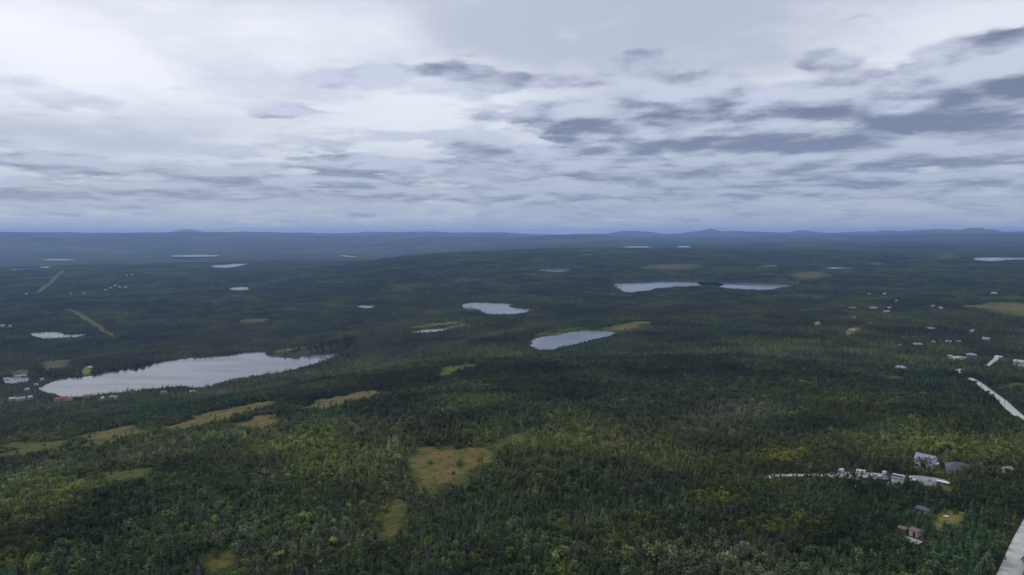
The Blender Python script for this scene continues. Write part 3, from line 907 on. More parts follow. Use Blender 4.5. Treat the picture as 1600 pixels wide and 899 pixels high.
def house(label, px, py, L, W, h, roof='gable', rise=None, wall='white', roofc='grey', rot=0.0, name='house', cat='house', wins=3, sidewins=1, storeys=1,
          door=True, chimney=False, free=1.0, base=None):
    hit, rz = place(px, py, R(rot))
    rise = rise if rise is not None else W * .3
    c, s = math.cos(rz), math.sin(rz)
    cx = np.array([-L / 2, L / 2, L / 2, -L / 2, 0]); cy = np.array([-W / 2, -W / 2, W / 2, W / 2, 0])
    zz = z_final(hit[0] + c * cx - s * cy, hit[1] + s * cx + c * cy)
    t = empty(name, (hit[0], hit[1], float(zz.max()) + .1), rz)
    tag(t, label, cat)
    lowest = float(zz.min() - zz.max()) - .5
    m = MB()
    if roof == 'gable':
        m.prism([(-W / 2, 0), (W / 2, 0), (W / 2, h), (0, h + rise), (-W / 2, h)], -L / 2, L / 2)
    else:
        m.box(-L / 2, L / 2, -W / 2, W / 2, 0, h)
    m.build('wall', wallmat(wall), t)
    MB().box(-L / 2 - .04, L / 2 + .04, -W / 2 - .04, W / 2 + .04, lowest, -.003).build('foundation', M_CONC, t)
    rm = MB()
    if roof == 'gable': gable_roof(rm, L, W, h, rise)
    elif roof == 'hip': hip_roof(rm, L, W, h, rise)
    elif roof == 'flat':
        rm.add([(-L / 2 - .25, -W / 2 - .3, h + .02), (L / 2 + .25, -W / 2 - .3, h + .02), (L / 2 + .25, W / 2 + .25, h + rise), (-L / 2 - .25, W / 2 + .25, h + rise),
                (-L / 2 - .25, -W / 2 - .3, h + .16), (L / 2 + .25, -W / 2 - .3, h + .16), (L / 2 + .25, W / 2 + .25, h + rise + .14), (-L / 2 - .25, W / 2 + .25, h + rise + .14)],
               [(3, 2, 1, 0), (4, 5, 6, 7), (0, 1, 5, 4), (1, 2, 6, 5), (2, 3, 7, 6), (3, 0, 4, 7)])
    rf = rm.build('roof', roofmat(roofc), t)
    if chimney:
        MB().box(L * .18, L * .18 + .7, -.35, .35, h + rise * .6, h + rise + .8).build('chimney', M_CONC, rf)
    dx = L * .08
    for st in range(storeys):
        z0 = st * (h / storeys)
        for i in range(wins):
            x = -L / 2 + L * (i + .5) / wins
            if door and st == 0 and abs(x - dx) < 1.1:
                continue
            window(t, x, -W / 2, z0 + .9, min(1.3, L / wins * .6), min(1.2, h / storeys * .45))
        for i in range(sidewins):
            y = -W / 2 + W * (i + .5) / sidewins
            window(t, -L / 2, y, z0 + .9, 1.0, min(1.2, h / storeys * .45), 'l')
            window(t, L / 2, y, z0 + .9, 1.0, min(1.2, h / storeys * .45), 'r')
    if door:
        d = MB().box(dx - .48, dx + .48, -W / 2 - .06, -W / 2 - .002, .02, min(2.05, h * .85)).build('door', M_DOOR, t)
        MB().box(dx + .3, dx + .38, -W / 2 - .11, -W / 2 - .063, 1.0, 1.08).build('handle', M_CHROME, d)
    SPOTS.append((hit[:2], (c, s), L / 2 + free, W / 2 + free, h))
    return t

# --- the homestead on the right
def white_house():
    t = house('white two-storey house with grey gabled roof and front gable behind the gravel yard', 1446, 731, 9.0, 6.5, 4.6, 'gable', 2.3, 'bright', 'lilac', -14, wins=3, sidewins=2, storeys=2, chimney=False, free=1.5)
    # projecting front gable on the left
    m = MB(); w, dp, h, rise = 3.8, 2.4, 3.6, 2.0
    x0 = -2.6; y0 = -3.25
    v = [(x0 - w / 2, y0 - dp, 0), (x0 + w / 2, y0 - dp, 0), (x0 + w / 2, y0 - dp, h), (x0, y0 - dp, h + rise), (x0 - w / 2, y0 - dp, h),
         (x0 - w / 2, y0 + 1.6, 0), (x0 + w / 2, y0 + 1.6, 0), (x0 + w / 2, y0 + 1.6, h), (x0, y0 + 1.6, h + rise), (x0 - w / 2, y0 + 1.6, h)]
    m.add(v, [(0, 1, 2, 3, 4), (9, 8, 7, 6, 5), (0, 4, 9, 5), (1, 6, 7, 2), (4, 3, 8, 9), (3, 2, 7, 8), (0, 5, 6, 1)])
    m.build('front_gable', SID_B, t)
    r = MB(); o = .35; k = rise / (w / 2)
    for s in (-1, 1):
        a = [(x0, y0 - dp - o, h + rise + .03), (x0 + s * (w / 2 + o), y0 - dp - o, h - o * k + .03), (x0 + s * (w / 2 + o), y0 + 1.7, h - o * k + .03), (x0, y0 + 1.7, h + rise + .03)]
        b = [(p[0], p[1], p[2] + .16) for p in a]
        r.add(a + b, [(0, 1, 2, 3), (7, 6, 5, 4), (0, 4, 5, 1), (1, 5, 6, 2), (2, 6, 7, 3), (3, 7, 4, 0)])
    r.build('gable_roof', roofmat('slate'), t)
    window(t, x0, y0 - dp, 1.0, 1.5, 1.3); window(t, x0, y0 - dp, 3.4, 1.1, 1.1)
    # two dormers
    for dx in (.8, 3.3):
        d = MB().box(dx - .7, dx + .7, -2.95, -1.1, 4.7, 6.1).build('dormer', SID_B, t)
        dr = MB(); dr.prism([(-3.15, 6.1), (-.6, 6.75), (-.6, 6.88), (-3.15, 6.23)], dx - .9, dx + .9); dr.build('dormer_roof', roofmat('lilac'), d)
        p = MB().box(dx - .45, dx + .45, -2.99, -2.953, 4.95, 5.85).build('pane', M_GLASS, d)
white_house()
bung = house('low bungalow with dark slate hip roof beside the white house', 1497, 739, 10.5, 8.5, 2.7, 'hip', 2.8, 'grey', 'slate', 12, wins=4, sidewins=2, free=1.2)
# porch wing
w_ = MB().box(-6.2, -2.6, -6.3, -4.30, 0, 2.5).build('porch', wallmat('tan'), bung)
pr = MB(); pr.add([(-6.5, -6.6, 2.5), (-2.4, -6.6, 2.5), (-2.4, -4.9, 2.75), (-6.5, -4.9, 2.75), (-6.5, -6.6, 2.6), (-2.4, -6.6, 2.6), (-2.4, -4.9, 2.87), (-6.5, -4.9, 2.87)],
                   [(3, 2, 1, 0), (4, 5, 6, 7), (0, 1, 5, 4), (1, 2, 6, 5), (2, 3, 7, 6), (3, 0, 4, 7)])
pr.build('porch_roof', roofmat('slate'), w_)
house('narrow white shed standing against dark spruces right of the bungalow', 1531, 731, 1.6, 1.5, 2.3, 'flat', .3, 'white', 'grey', 8, 'garden_shed', 'shed', 1, 0, free=1.5)
house('cream shed with salmon gable roof at the edge of the spruces', 1573, 739, 4.0, 3.0, 2.2, 'gable', 1.0, 'cream', 'salmon', 35, 'garden_shed', 'shed', 2, 1, free=1.0)
house('grey shed with slate roof at the corner of the small lawn', 1442, 803, 5.0, 3.6, 2.2, 'hip', 1.1, 'grey', 'slate', -20, 'garden_shed', 'shed', 2, 1, free=.6)
house('pinkish white hut with a dark door and one small window', 1429, 838, 3.2, 2.6, 2.5, 'flat', .25, 'pink', 'brown', -22, 'garden_shed', 'shed', 2, 0, free=1.0)
house('low brown-roofed lean-to tucked left of the pinkish hut', 1410, 831, 3.0, 2.2, 1.4, 'flat', .3, 'dark', 'brown', -15, 'lean_to', 'shed', 1, 0, door=False, free=.6)
house('grey hip-roofed garage half sunk behind trees in front of the gravel yard', 1403, 760, 4.6, 4.0, 2.0, 'hip', 1.3, 'white', 'grey', 5, 'garage', 'garage', 2, 1, free=.6)

def deck():
    hit, rz = place(1424, 846, R(-24))
    t = empty('deck', (hit[0], hit[1], hit[2] + .12), rz)
    tag(t, 'weathered grey plank deck in front of the pinkish hut', 'deck')
    me = None
    for i in range(16):
        if me is None:
            o = MB().box(-3.4, 3.4, 0, .26, .34, .40).build('plank', M_GREYWOOD, t); me = o.data
        else:
            o = link('plank', me, t)
        o.location = (random.uniform(-.12, .12), -2.3 + i * .29, random.uniform(-.01, .01))
    for x in (-3.1, 0, 3.1):
        for y in (-2.0, 2.0):
            MB().box(x - .08, x + .08, y - .08, y + .08, -.6, .337).build('post', M_WOOD, t)
    SPOTS.append((hit[:2], (math.cos(rz), math.sin(rz)), 3.8, 3.0, .5))
deck()
def garden_table():
    hit, rz = place(1478, 810, R(10))
    t = empty('garden_table', (hit[0], hit[1], hit[2] + .25), rz)
    tag(t, 'white-topped table standing on the small lawn', 'table')
    MB().box(-.95, .95, -.5, .5, .70, .76).build('table_top', M_TRIM, t, .01)
    for x in (-.8, .8):
        for y in (-.38, .38):
            MB().box(x - .04, x + .04, y - .04, y + .04, -.4, .697).build('leg', M_WOOD, t)
garden_table()
def stone_heap(px, py, rx, ry, h, label, mat):
    hit, rz = place(px, py)
    n, m = 22, 9
    V = []; F = []
    for j in range(m):
        f = j / (m - 1)
        for i in range(n):
            a = 2 * math.pi * i / n
            q = 1 + (float(vnoise(np.array([math.cos(a) * 2 + j * .6]), np.array([math.sin(a) * 2]), 5)[0]) - .5) * .6
            V.append((rx * f * q * math.cos(a), ry * f * q * math.sin(a), h * (1 - f) ** .9 * (1 + .35 * (q - 1)) - .4 * f))
    for j in range(m - 1):
        for i in range(n):
            F.append((j * n + i, (j + 1) * n + i, (j + 1) * n + (i + 1) % n, j * n + (i + 1) % n))
    o = link('gravel_heap', mesh_np('gravel_heap', np.array(V), F, (mat,), smooth=True))
    o.location = (hit[0], hit[1], hit[2] + .2); o.rotation_euler = (0, 0, rz)
    tag(o, label, 'gravel heap')
    SPOTS.append((hit[:2], (1, 0), rx, ry, h))
stone_heap(1452, 757, 4.6, 3.0, 2.4, 'large grey gravel heap at the right end of the yard', M_ROCK)
stone_heap(1390, 757, 2.2, 1.6, 1.1, 'small grey gravel heap beside the sunken garage', M_ROCK)

def wheels(t, xs, ys, r=.36, w=.22):
    for x in xs:
        for s in ys:
            wh = MB(); wh.tube((x, s - w / 2 * np.sign(s), r), (x, s + w / 2 * np.sign(s), r), r, r, 14)
            o = wh.build('wheel', M_TYRE, t)
            MB().tube((x, s + np.sign(s) * w * .5, r), (x, s + np.sign(s) * (w * .5 + .02), r), r * .58, r * .52, 10).build('rim', M_CHROME, o)
def vehicle(kind, px, py, rot, label, paint, cat, group=None, free=.8):
    hit, rz = place(px, py, R(rot))
    t = empty({'pickup': 'pickup_truck', 'van': 'van', 'car': 'car', 'camper': 'camper_trailer', 'flatbed': 'flatbed_trailer', 'boxtrailer': 'box_trailer'}[kind],
              (hit[0], hit[1], hit[2] + .32), rz)
    tag(t, label, cat, group)
    if kind in ('camper', 'boxtrailer'): t.scale = (.8, .8, .75)
    def side(prof, w, name, mat, par=t, bev=.04):
        m = MB(); n = len(prof)
        v = [(x, -w, z) for x, z in prof] + [(x, w, z) for x, z in prof]
        m.add(v, [(i, (i + 1) % n, n + (i + 1) % n, n + i) for i in range(n)] + [tuple(range(n))[::-1], tuple(range(n, 2 * n))])
        return m.build(name, mat, par, bev)
    def tbox(x0, x1, w0, z0, x2, x3, w1, z1, name, mat, bev=.03):
        m = MB(); m.add([(x0, -w0, z0), (x1, -w0, z0), (x1, w0, z0), (x0, w0, z0), (x2, -w1, z1), (x3, -w1, z1), (x3, w1, z1), (x2, w1, z1)],
                        [(3, 2, 1, 0), (4, 5, 6, 7), (0, 1, 5, 4), (1, 2, 6, 5), (2, 3, 7, 6), (3, 0, 4, 7)])
        return m.build(name, mat, t, bev)
    if kind == 'pickup':
        side([(-2.7, .45), (2.65, .45), (2.7, .95), (1.3, 1.08), (-2.7, 1.05)], .95, 'body', paint)
        tbox(-.75, 1.25, .88, 1.055, -.55, .6, .76, 1.78, 'cab', paint)
        for s in (-1, 1):
            m = MB(); y = s * .885
            m.add([(-.6, y, 1.16), (1.02, y, 1.16), (.5, y - s * .11, 1.68), (-.48, y - s * .11, 1.68)], [(0, 1, 2, 3)]); m.build('side_window', M_GLASS, t)
        m = MB(); m.add([(1.24, -.74, 1.12), (1.24, .74, 1.12), (.68, .66, 1.72), (.68, -.66, 1.72)], [(0, 1, 2, 3)]); m.build('windshield', M_GLASS, t)
        MB().box(-2.62, -.85, -.78, .78, 1.053, 1.07).build('bed_floor', M_DPAINT, t)
        for s in (-1, 1):
            MB().box(-2.7, -.8, s * .88 - .06, s * .88 + .06, 1.052, 1.32).build('bed_side', paint, t)
            MB().box(2.67, 2.74, s * .7 - .16, s * .7 + .16, .72, .9).build('headlight', M_GLASS, t)
        MB().box(-2.74, -2.62, -.84, .84, 1.052, 1.32).build('tailgate', paint, t)
        wheels(t, (-1.65, 1.75), (-.84, .84), .4, .26)
    elif kind == 'car':
        side([(-2.15, .38), (2.15, .38), (2.2, .72), (1.1, .88), (-1.9, .95), (-2.2, .8)], .87, 'body', paint)
        tbox(-1.75, 1.05, .80, .9, -1.25, .3, .64, 1.42, 'cabin', M_GLASS)
        MB().box(-1.2, .25, -.62, .62, 1.415, 1.45).build('roof', paint, t)
        for s in (-1, 1):
            MB().box(2.12, 2.2, s * .62 - .17, s * .62 + .17, .58, .7).build('headlight', M_TRIM, t)
        wheels(t, (-1.35, 1.35), (-.78, .78), .33, .2)
    elif kind == 'van':
        side([(-2.6, .4), (2.6, .4), (2.65, .95), (2.1, 1.2), (1.45, 2.25), (-2.6, 2.3)], .98, 'body', paint)
        m = MB(); m.add([(2.13, -.84, 1.24), (2.13, .84, 1.24), (1.53, .78, 2.17), (1.53, -.78, 2.17)], [(0, 1, 2, 3)]); m.build('windshield', M_GLASS, t)
        for s in (-1, 1):
            m = MB(); y = s * .99; m.add([(.7, y, 1.3), (1.9, y, 1.3), (1.4, y, 2.0), (.7, y, 2.0)], [(0, 1, 2, 3)]); m.build('side_window', M_GLASS, t)
        wheels(t, (-1.7, 1.7), (-.88, .88), .36, .24)
    elif kind == 'camper':
        side([(-2.7, .5), (2.3, .5), (2.75, 1.3), (2.5, 2.5), (-2.5, 2.55), (-2.75, 1.5)], 1.1, 'body', paint, bev=.07)
        for x in (-1.6, .9):
            MB().box(x - .5, x + .5, -1.13, -1.105, 1.45, 2.05).build('window', M_GLASS, t)
        MB().box(-.45, .15, -1.13, -1.105, .62, 2.2).build('door', M_TRIM, t)
        MB().tube((2.4, 0, .5), (3.7, 0, .45), .06, .05, 6).build('tow_bar', M_DPAINT, t)
        wheels(t, (-.2,), (-1.0, 1.0), .34, .2)
    elif kind == 'boxtrailer':
        MB().box(-1.9, 1.9, -.95, .95, .55, 2.3).build('body', paint, t, .04)
        MB().box(-1.93, -1.905, -.85, .85, .62, 2.2).build('rear_door', M_SPAINT, t)
        MB().tube((1.85, 0, .55), (3.0, 0, .5), .05, .05, 6).build('tow_bar', M_DPAINT, t)
        wheels(t, (-.3,), (-.92, .92), .33, .2)
    elif kind == 'flatbed':
        MB().box(-3.0, 3.0, -1.05, 1.05, .62, .74).build('bed', M_GREYWOOD, t)
        for s in (-1, 1):
            MB().box(-3.0, 3.0, s * 1.02 - .03, s * 1.02 + .03, .743, 1.1).build('side_rail', M_SPAINT, t)
        MB().box(-2.8, 2.8, -.9, .9, .745, 1.2).build('tarp', paint, t, .08)
        MB().tube((2.9, 0, .6), (4.2, 0, .5), .06, .05, 6).build('tow_bar', M_DPAINT, t)
        wheels(t, (-.8, .2), (-.98, .98), .34, .2)
    SPOTS.append((hit[:2], (math.cos(rz), math.sin(rz)), 2.6 + free, 1.2 + free, 1.6))
    return t
vehicle('pickup', 1421, 752, -8, 'white pickup truck parked side-on in the gravel yard', M_WPAINT, 'pickup')
vehicle('van', 1463, 731, 82, 'white van parked between the white house and the bungalow', M_WPAINT, 'van')
vehicle('boxtrailer', 1314, 739, 40, 'tall white box trailer at the back left of the gravel yard', M_WPAINT, 'trailer')
vehicle('camper', 1345, 741, 4, 'white camper trailer at the back edge of the gravel yard', M_WPAINT, 'camper')
vehicle('boxtrailer', 1384, 743, -25, 'small white box trailer right of the campers', M_WPAINT, 'trailer')
vehicle('flatbed', 1403, 746, -6, 'long flatbed trailer under a pale tarp behind the white pickup', M_SPAINT, 'trailer')
vehicle('flatbed', 1334, 752, 6, 'low trailer with white load in the open middle of the yard', M_WPAINT, 'trailer')
vehicle('car', 1368, 746, 20, 'white car parked in the middle of the crowded yard', M_WPAINT, 'car')
vehicle('car', 1376, 750, -15, 'silver car nearest the trees in the crowded yard', M_SPAINT, 'car')
vehicle('car', 1360, 751, 5, 'dark car at the front edge of the crowded yard', M_DPAINT, 'car')
vehicle('car', 1303, 744, -30, 'pinkish silver car at the left end of the yard', M_SPAINT, 'car')
vehicle('flatbed', 1473, 757, -12, 'dark-sided utility trailer with pale load at the right end of the yard', M_TRIM, 'trailer')
vehicle('camper', 1389, 603, 30, 'white camper among trees below the dark green roof', M_WPAINT, 'camper', free=2)
vehicle('van', 1495, 563, 20, 'white van in the pale forecourt nearest the gravel road', M_WPAINT, 'van', free=2)
vehicle('camper', 1502, 561, -5, 'white camper in the pale forecourt left of the two-storey house', M_WPAINT, 'camper', free=2)
for i, (x, y) in enumerate([(24, 594), (29, 593.6), (34, 593.2), (38, 592.8)]):
    vehicle('car', x, y, 70 + 8 * i, ['blue car at the left end of the row in the lakeside yard', 'second blue car of the row in the lakeside yard', 'third blue car of the row in the lakeside yard',
                                    'blue car at the right end of the row in the lakeside yard'][i], M_BPAINT, 'car', 'blue cars in the lakeside yard')
for i, (x, y) in enumerate([(1329, 764), (1337, 762)]):
    hit, rz = place(x, y)
    o = MB().box(-.12, .12, -.12, .12, -.3, 2.6 - i * .7, .02).build('gate_post', M_TRIM)
    o.location = hit; tag(o, ['taller of two pale gate posts below the gravel yard', 'shorter of two pale gate posts below the gravel yard'][i], 'post')
    SPOTS.append((hit[:2], (1, 0), 1.2, 1.2, 2))

HOUSES = [
    # label, px, py, L, W, h, roof, wall, roof colour, rot, storeys
    ('lilac-grey hip-roofed house half hidden in the forest left of the gravel road', 1407, 578, 15, 10, 2.7, 'hip', 'grey', 'lilac', -20, 1),
    ('small white shed with brown roof just behind the lilac-roofed house', 1424, 569, 5, 4, 2.6, 'gable', 'white', 'brown', -15, 1),
    ('low dark green roofed house almost buried in trees', 1397, 595, 17, 8, 2.5, 'gable', 'dark', 'green', -8, 1),
    ('two-storey violet-blue house with white window frames above the gravel road', 1518, 560, 13, 9, 5.4, 'hip', 'blue', 'lilac', 4, 2),
    ('white open-fronted garage left of the violet-blue house', 1484, 559, 5.5, 5, 2.7, 'gable', 'white', 'white', 15, 1),
    ('long white metal barn cut by the right edge', 1600, 570, 26, 9, 3.2, 'gable', 'white', 'white', -4, 1),
    ('wide grey house with lilac roof in the trees above the green-roofed one', 1433, 541, 18, 9, 3.0, 'hip', 'grey', 'lilac', 10, 1),
    ('small white cabin left of the wide lilac-roofed house', 1406, 541, 5, 4, 2.6, 'gable', 'white', 'pale', 60, 1),
    ('white gabled house standing alone in dark forest right of centre', 1277, 508, 9, 8, 5.0, 'gable', 'white', 'pale', 60, 2),
    ('long low white house with yellowish lawn', 1331, 518, 11, 7, 2.8, 'gable', 'white', 'pale', -6, 1),
    ('small bright white house right of the long low white one', 1359, 508, 7, 6, 3.2, 'gable', 'white', 'white', 30, 1),
    ('tiny white cabin deep in the forest right of the lone gabled house', 1336, 498, 5, 4.5, 3.0, 'gable', 'white', 'white', 10, 1),
    ('long grey-roofed house in the upper row of forest houses', 1365, 483, 19, 8, 3.0, 'gable', 'grey', 'pale', 0, 1),
    ('long dim grey-roofed house left in the upper row', 1332, 483, 17, 8, 2.8, 'gable', 'dark', 'grey', 0, 1),
    ('grey-roofed house a little below the upper row', 1320, 488, 14, 8, 2.8, 'gable', 'grey', 'pale', -4, 1),
    ('pale house with two roofs at the right end of the upper row', 1385, 489, 15, 9, 3.2, 'gable', 'white', 'pale', 8, 1),
    ('small white house just above the right end of the upper row', 1389, 483, 7, 6, 3.4, 'gable', 'white', 'white', 0, 1),
    ('brightest small white house high on the right slope', 1382, 461, 8, 7, 4.5, 'gable', 'white', 'white', 25, 1),
    ('small pale house left of the brightest one on the right slope', 1358, 461, 9, 6, 3.4, 'gable', 'white', 'pale', 0, 1),
    ('tiny white house below the brightest one on the right slope', 1400, 472, 7, 6, 3.4, 'gable', 'white', 'white', 40, 1),
    ('grey-white farm building above the wide tan bog', 1553, 460, 16, 9, 4.0, 'gable', 'grey', 'white', 5, 1),
    ('tiny white house left of a pair at the edge of the wide bog', 1458, 480, 7, 6, 3.2, 'gable', 'white', 'white', 20, 1),
    ('tiny white house right of a pair at the edge of the wide bog', 1470, 483, 8, 6, 3.2, 'gable', 'white', 'white', -20, 1),
    ('pale grey-roofed house in the trees left below the wide bog', 1455, 516, 14, 8, 3.0, 'gable', 'grey', 'pale', 0, 1),
    ('small white house below the wide tan bog', 1519, 519, 6, 6, 3.2, 'gable', 'white', 'white', 50, 1),
    ('pale-roofed house right of the small white house below the bog', 1540, 532, 11, 8, 3.0, 'gable', 'grey', 'pale', 5, 1),
    ('pale low wall-like shed left of two above the white garage', 1482, 536, 9, 5, 2.6, 'gable', 'cream', 'pale', 0, 1),
    ('pale low shed right of two above the white garage', 1497, 536, 8, 5, 2.6, 'gable', 'cream', 'pale', 0, 1),
    ('small white cabin right of the wide lilac-roofed house', 1458, 537, 5, 5, 2.8, 'gable', 'white', 'white', 20, 1),
    ('white house at the left edge of the lakeside yard', 10, 595, 9, 7, 3.0, 'gable', 'white', 'white', 15, 1),
    ('long lilac-walled building behind the blue cars', 32, 590, 18, 8, 3.0, 'gable', 'grey', 'lilac', 8, 1),
    ('small white cabin below the lakeside yard', 42, 611, 6, 5, 3.0, 'gable', 'white', 'white', 25, 1),
    ('tiny white boathouse at the near tip of the long lake', 57, 603, 5, 4, 2.6, 'gable', 'white', 'white', -20, 1),
    ('small pale cabin on the shore right of the lakeside yard', 66, 595, 6, 5, 2.8, 'gable', 'white', 'pale', 0, 1),
    ('white house at the left end of the lakeshore row', 20, 626, 9, 7, 3.4, 'gable', 'white', 'white', -10, 1),
    ('grey-roofed house second in the lakeshore row', 32, 626, 12, 8, 3.4, 'gable', 'grey', 'pale', 12, 1),
    ('small white house right of the grey-roofed one on the lakeshore', 46, 624, 7, 6, 3.6, 'gable', 'white', 'white', 40, 1),
    ('rust red roofed house, left of the red pair on the lakeshore', 92, 627, 11, 8, 3.8, 'gable', 'tan', 'red', 20, 1),
    ('cream house with red roof, right of the red pair on the lakeshore', 108, 626, 9, 7, 3.6, 'gable', 'cream', 'red', -30, 1),
    ('cream house with rust roof standing apart on the lakeshore', 137, 623, 12, 8, 3.8, 'gable', 'cream', 'rust', -18, 1),
    ('small white house left of the grey gabled one on the lakeshore', 159, 626, 7, 6, 4.2, 'gable', 'white', 'white', 60, 1),
    ('white house with grey gable roof at the right of the lakeshore row', 178, 624, 11, 8, 3.8, 'gable', 'white', 'grey', -35, 1),
    ('white cottage above the lawn on the far shore of the long lake', 140, 577, 8, 7, 3.6, 'gable', 'white', 'white', 30, 1),
    ('red-brown roofed cabin in trees on the near shore of the long lake', 256, 616, 10, 7, 3.6, 'gable', 'tan', 'rust', -20, 1),
    ('grey cabin right of the red-brown one on the near lakeshore', 300, 615, 8, 6, 3.6, 'gable', 'grey', 'pale', 10, 1),
    ('pale house farthest left in the far left hamlet', 165, 454, 12, 9, 4, 'gable', 'white', 'pale', 0, 1),
    ('second pale house from the left in the far left hamlet', 173, 451, 11, 9, 4.5, 'gable', 'white', 'white', 0, 1),
    ('bright white house uppermost in the far left hamlet', 180, 447.5, 13, 9, 5, 'gable', 'white', 'white', 0, 1),
    ('white house right of the uppermost one in the far left hamlet', 187, 450, 13, 9, 5, 'gable', 'white', 'white', 10, 1),
    ('pale house farthest right in the far left hamlet', 196, 450, 15, 9, 4, 'gable', 'cream', 'pale', 0, 1),
    ('lone tiny house above the far left hamlet', 206, 430.5, 12, 9, 5, 'gable', 'white', 'white', 0, 1),
    ('tiny pale house left of the lone one above the far hamlet', 198, 431.5, 14, 8, 4, 'gable', 'grey', 'pale', 0, 1),
    ('tiny white house far out near the left edge of the basin', 41, 461, 9, 8, 5, 'gable', 'white', 'white', 0, 1),
    ('tiny pale house left of two in the middle of the basin', 111, 460, 10, 8, 4, 'gable', 'grey', 'pale', 0, 1),
    ('tiny white house right of two in the middle of the basin', 131, 459, 9, 8, 5, 'gable', 'white', 'white', 0, 1),
    ('white house at the left edge above the pale pond', 4, 511, 10, 8, 4, 'gable', 'white', 'white', 0, 1),
    ('small white house right of the one at the left edge above the pond', 16, 511, 8, 6, 4, 'gable', 'white', 'pale', 0, 1),
]
for lab, px, py, L, W, h, rf, wc, rc, rot, st in HOUSES:
    house(lab, px, py, L * .75, W * .75, h * .78, rf, None, wc, rc, rot, wins=max(2, int(L / 3.2)) if L < 20 else 5, sidewins=1, storeys=st, free=3.0)

def utility_pole(x, y, label, rz):
    z = float(z_final(np.array([x]), np.array([y]))[0])
    t = empty('utility_pole', (x, y, z), rz)
    tag(t, label, 'pole', 'utility poles along the gravel road')
    MB().tube((0, 0, -.8), (0, 0, 9.2), .17, .12, 8).build('pole', M_WOOD, t)
    MB().box(-1.1, 1.1, -.06, .06, 8.4, 8.54).build('crossarm', M_WOOD, t)
    for k in (-.95, 0, .95):
        MB().tube((k, 0, 8.543 if k else 9.2), (k, 0, 8.75 if k else 9.42), .06, .04, 6).build('insulator', M_CHROME, t)
for (px, py, lab) in [(1569, 642, 'wooden utility pole beside the middle of the upper gravel road'), (1488, 575, 'wooden utility pole at the upper end of the gravel road'),
                      (1533, 612, 'wooden utility pole left of the upper gravel road'), (1447, 566, 'wooden utility pole in the trees left of the white garage')]:
    h = ray_hit(px, py, z_final)
    utility_pole(h[0], h[1], lab, R(35))

# ------------------------------------------------------------------ trees: prototypes of unit height
def tri_mesh(name, V, F, leaf, mat):
    me = mesh_np(name, np.array(V), F, (mat,))
    at = me.attributes.new('leaf', 'FLOAT_COLOR', 'POINT')
    c = np.asarray(leaf, np.float32)
    at.data.foreach_set('color', np.concatenate([c, np.ones((len(c), 1), np.float32)], 1).ravel())
    return me
def spruce_crown(rs, whorls, nb, rad, gap=.1, lean=.03, base=.08, twigs=True):
    V = []; F = []; C = []
    lx, ly = rs.normal(0, lean, 2)
    for k in range(whorls):
        t = base + (1 - base) * (k + rs.uniform(-.25, .25)) / whorls
        t = min(max(t, base * .6), .985)
        r = rad * (1 - t) ** .68 * rs.uniform(.75, 1.2) + .012
        n = max(3, int(round(nb * (1 - .5 * t))))
        a0 = rs.uniform(0, 6.28)
        for i in range(n):
            if rs.random() < gap: continue
            a = a0 + 6.283 * i / n + rs.normal(0, .22)
            L = r * rs.uniform(.65, 1.25)
            ca, sa = math.cos(a), math.sin(a)
            x0, y0 = lx * t, ly * t
            up = rs.uniform(-.02, .025)
            tipz = t - L * rs.uniform(.15, .55) + (.05 if t > .8 else 0)
            w = L * rs.uniform(.26, .42)
            mz = t - L * .12 + up
            b = len(V)
            V += [(x0, y0, t + .03), (x0 + ca * L * .55 - sa * w, y0 + sa * L * .55 + ca * w, mz - w * .35), (x0 + ca * L, y0 + sa * L, tipz),
                  (x0 + ca * L * .55 + sa * w, y0 + sa * L * .55 - ca * w, mz - w * .35), (x0 + ca * L * .6, y0 + sa * L * .6, mz + .012)]
            F += [(b, b + 1, b + 4), (b + 1, b + 2, b + 4), (b, b + 4, b + 3), (b + 4, b + 2, b + 3)]
            g = rs.uniform(.62, 1.45); hue = rs.normal(0, .07)
            C += [(g * (1 + hue), g, g * (1 - hue))] * 5
            if twigs and rs.random() < .55:
                b = len(V); q = rs.uniform(-.5, .5); c2, s2 = math.cos(a + q), math.sin(a + q); l2 = L * rs.uniform(.5, .8)
                V += [(x0 + c2 * l2 * .3, y0 + s2 * l2 * .3, t - .02), (x0 + c2 * l2 - s2 * w * .4, y0 + s2 * l2 + c2 * w * .4, t - l2 * .55), (x0 + c2 * l2 * 1.05 + s2 * w * .4, y0 + s2 * l2 - c2 * w * .4, t - l2 * .62)]
                F += [(b, b + 1, b + 2)]
                g = rs.uniform(.6, 1.3); C += [(g, g, g)] * 3
    # leader
    b = len(V); V += [(lx * .93 - .012, ly * .93, .9), (lx * .93 + .012, ly * .93 + .008, .9), (lx, ly, 1.0)]; F += [(b, b + 1, b + 2)]; C += [(1, 1, 1)] * 3
    return V, F, C
def trunk_arrays(rs, h=.9, r=.018, lean=0.0, n=5):
    m = MB(); m.tube((0, 0, -.06), (lean, 0, h), r, r * .25, n)
    return m.v, m.f
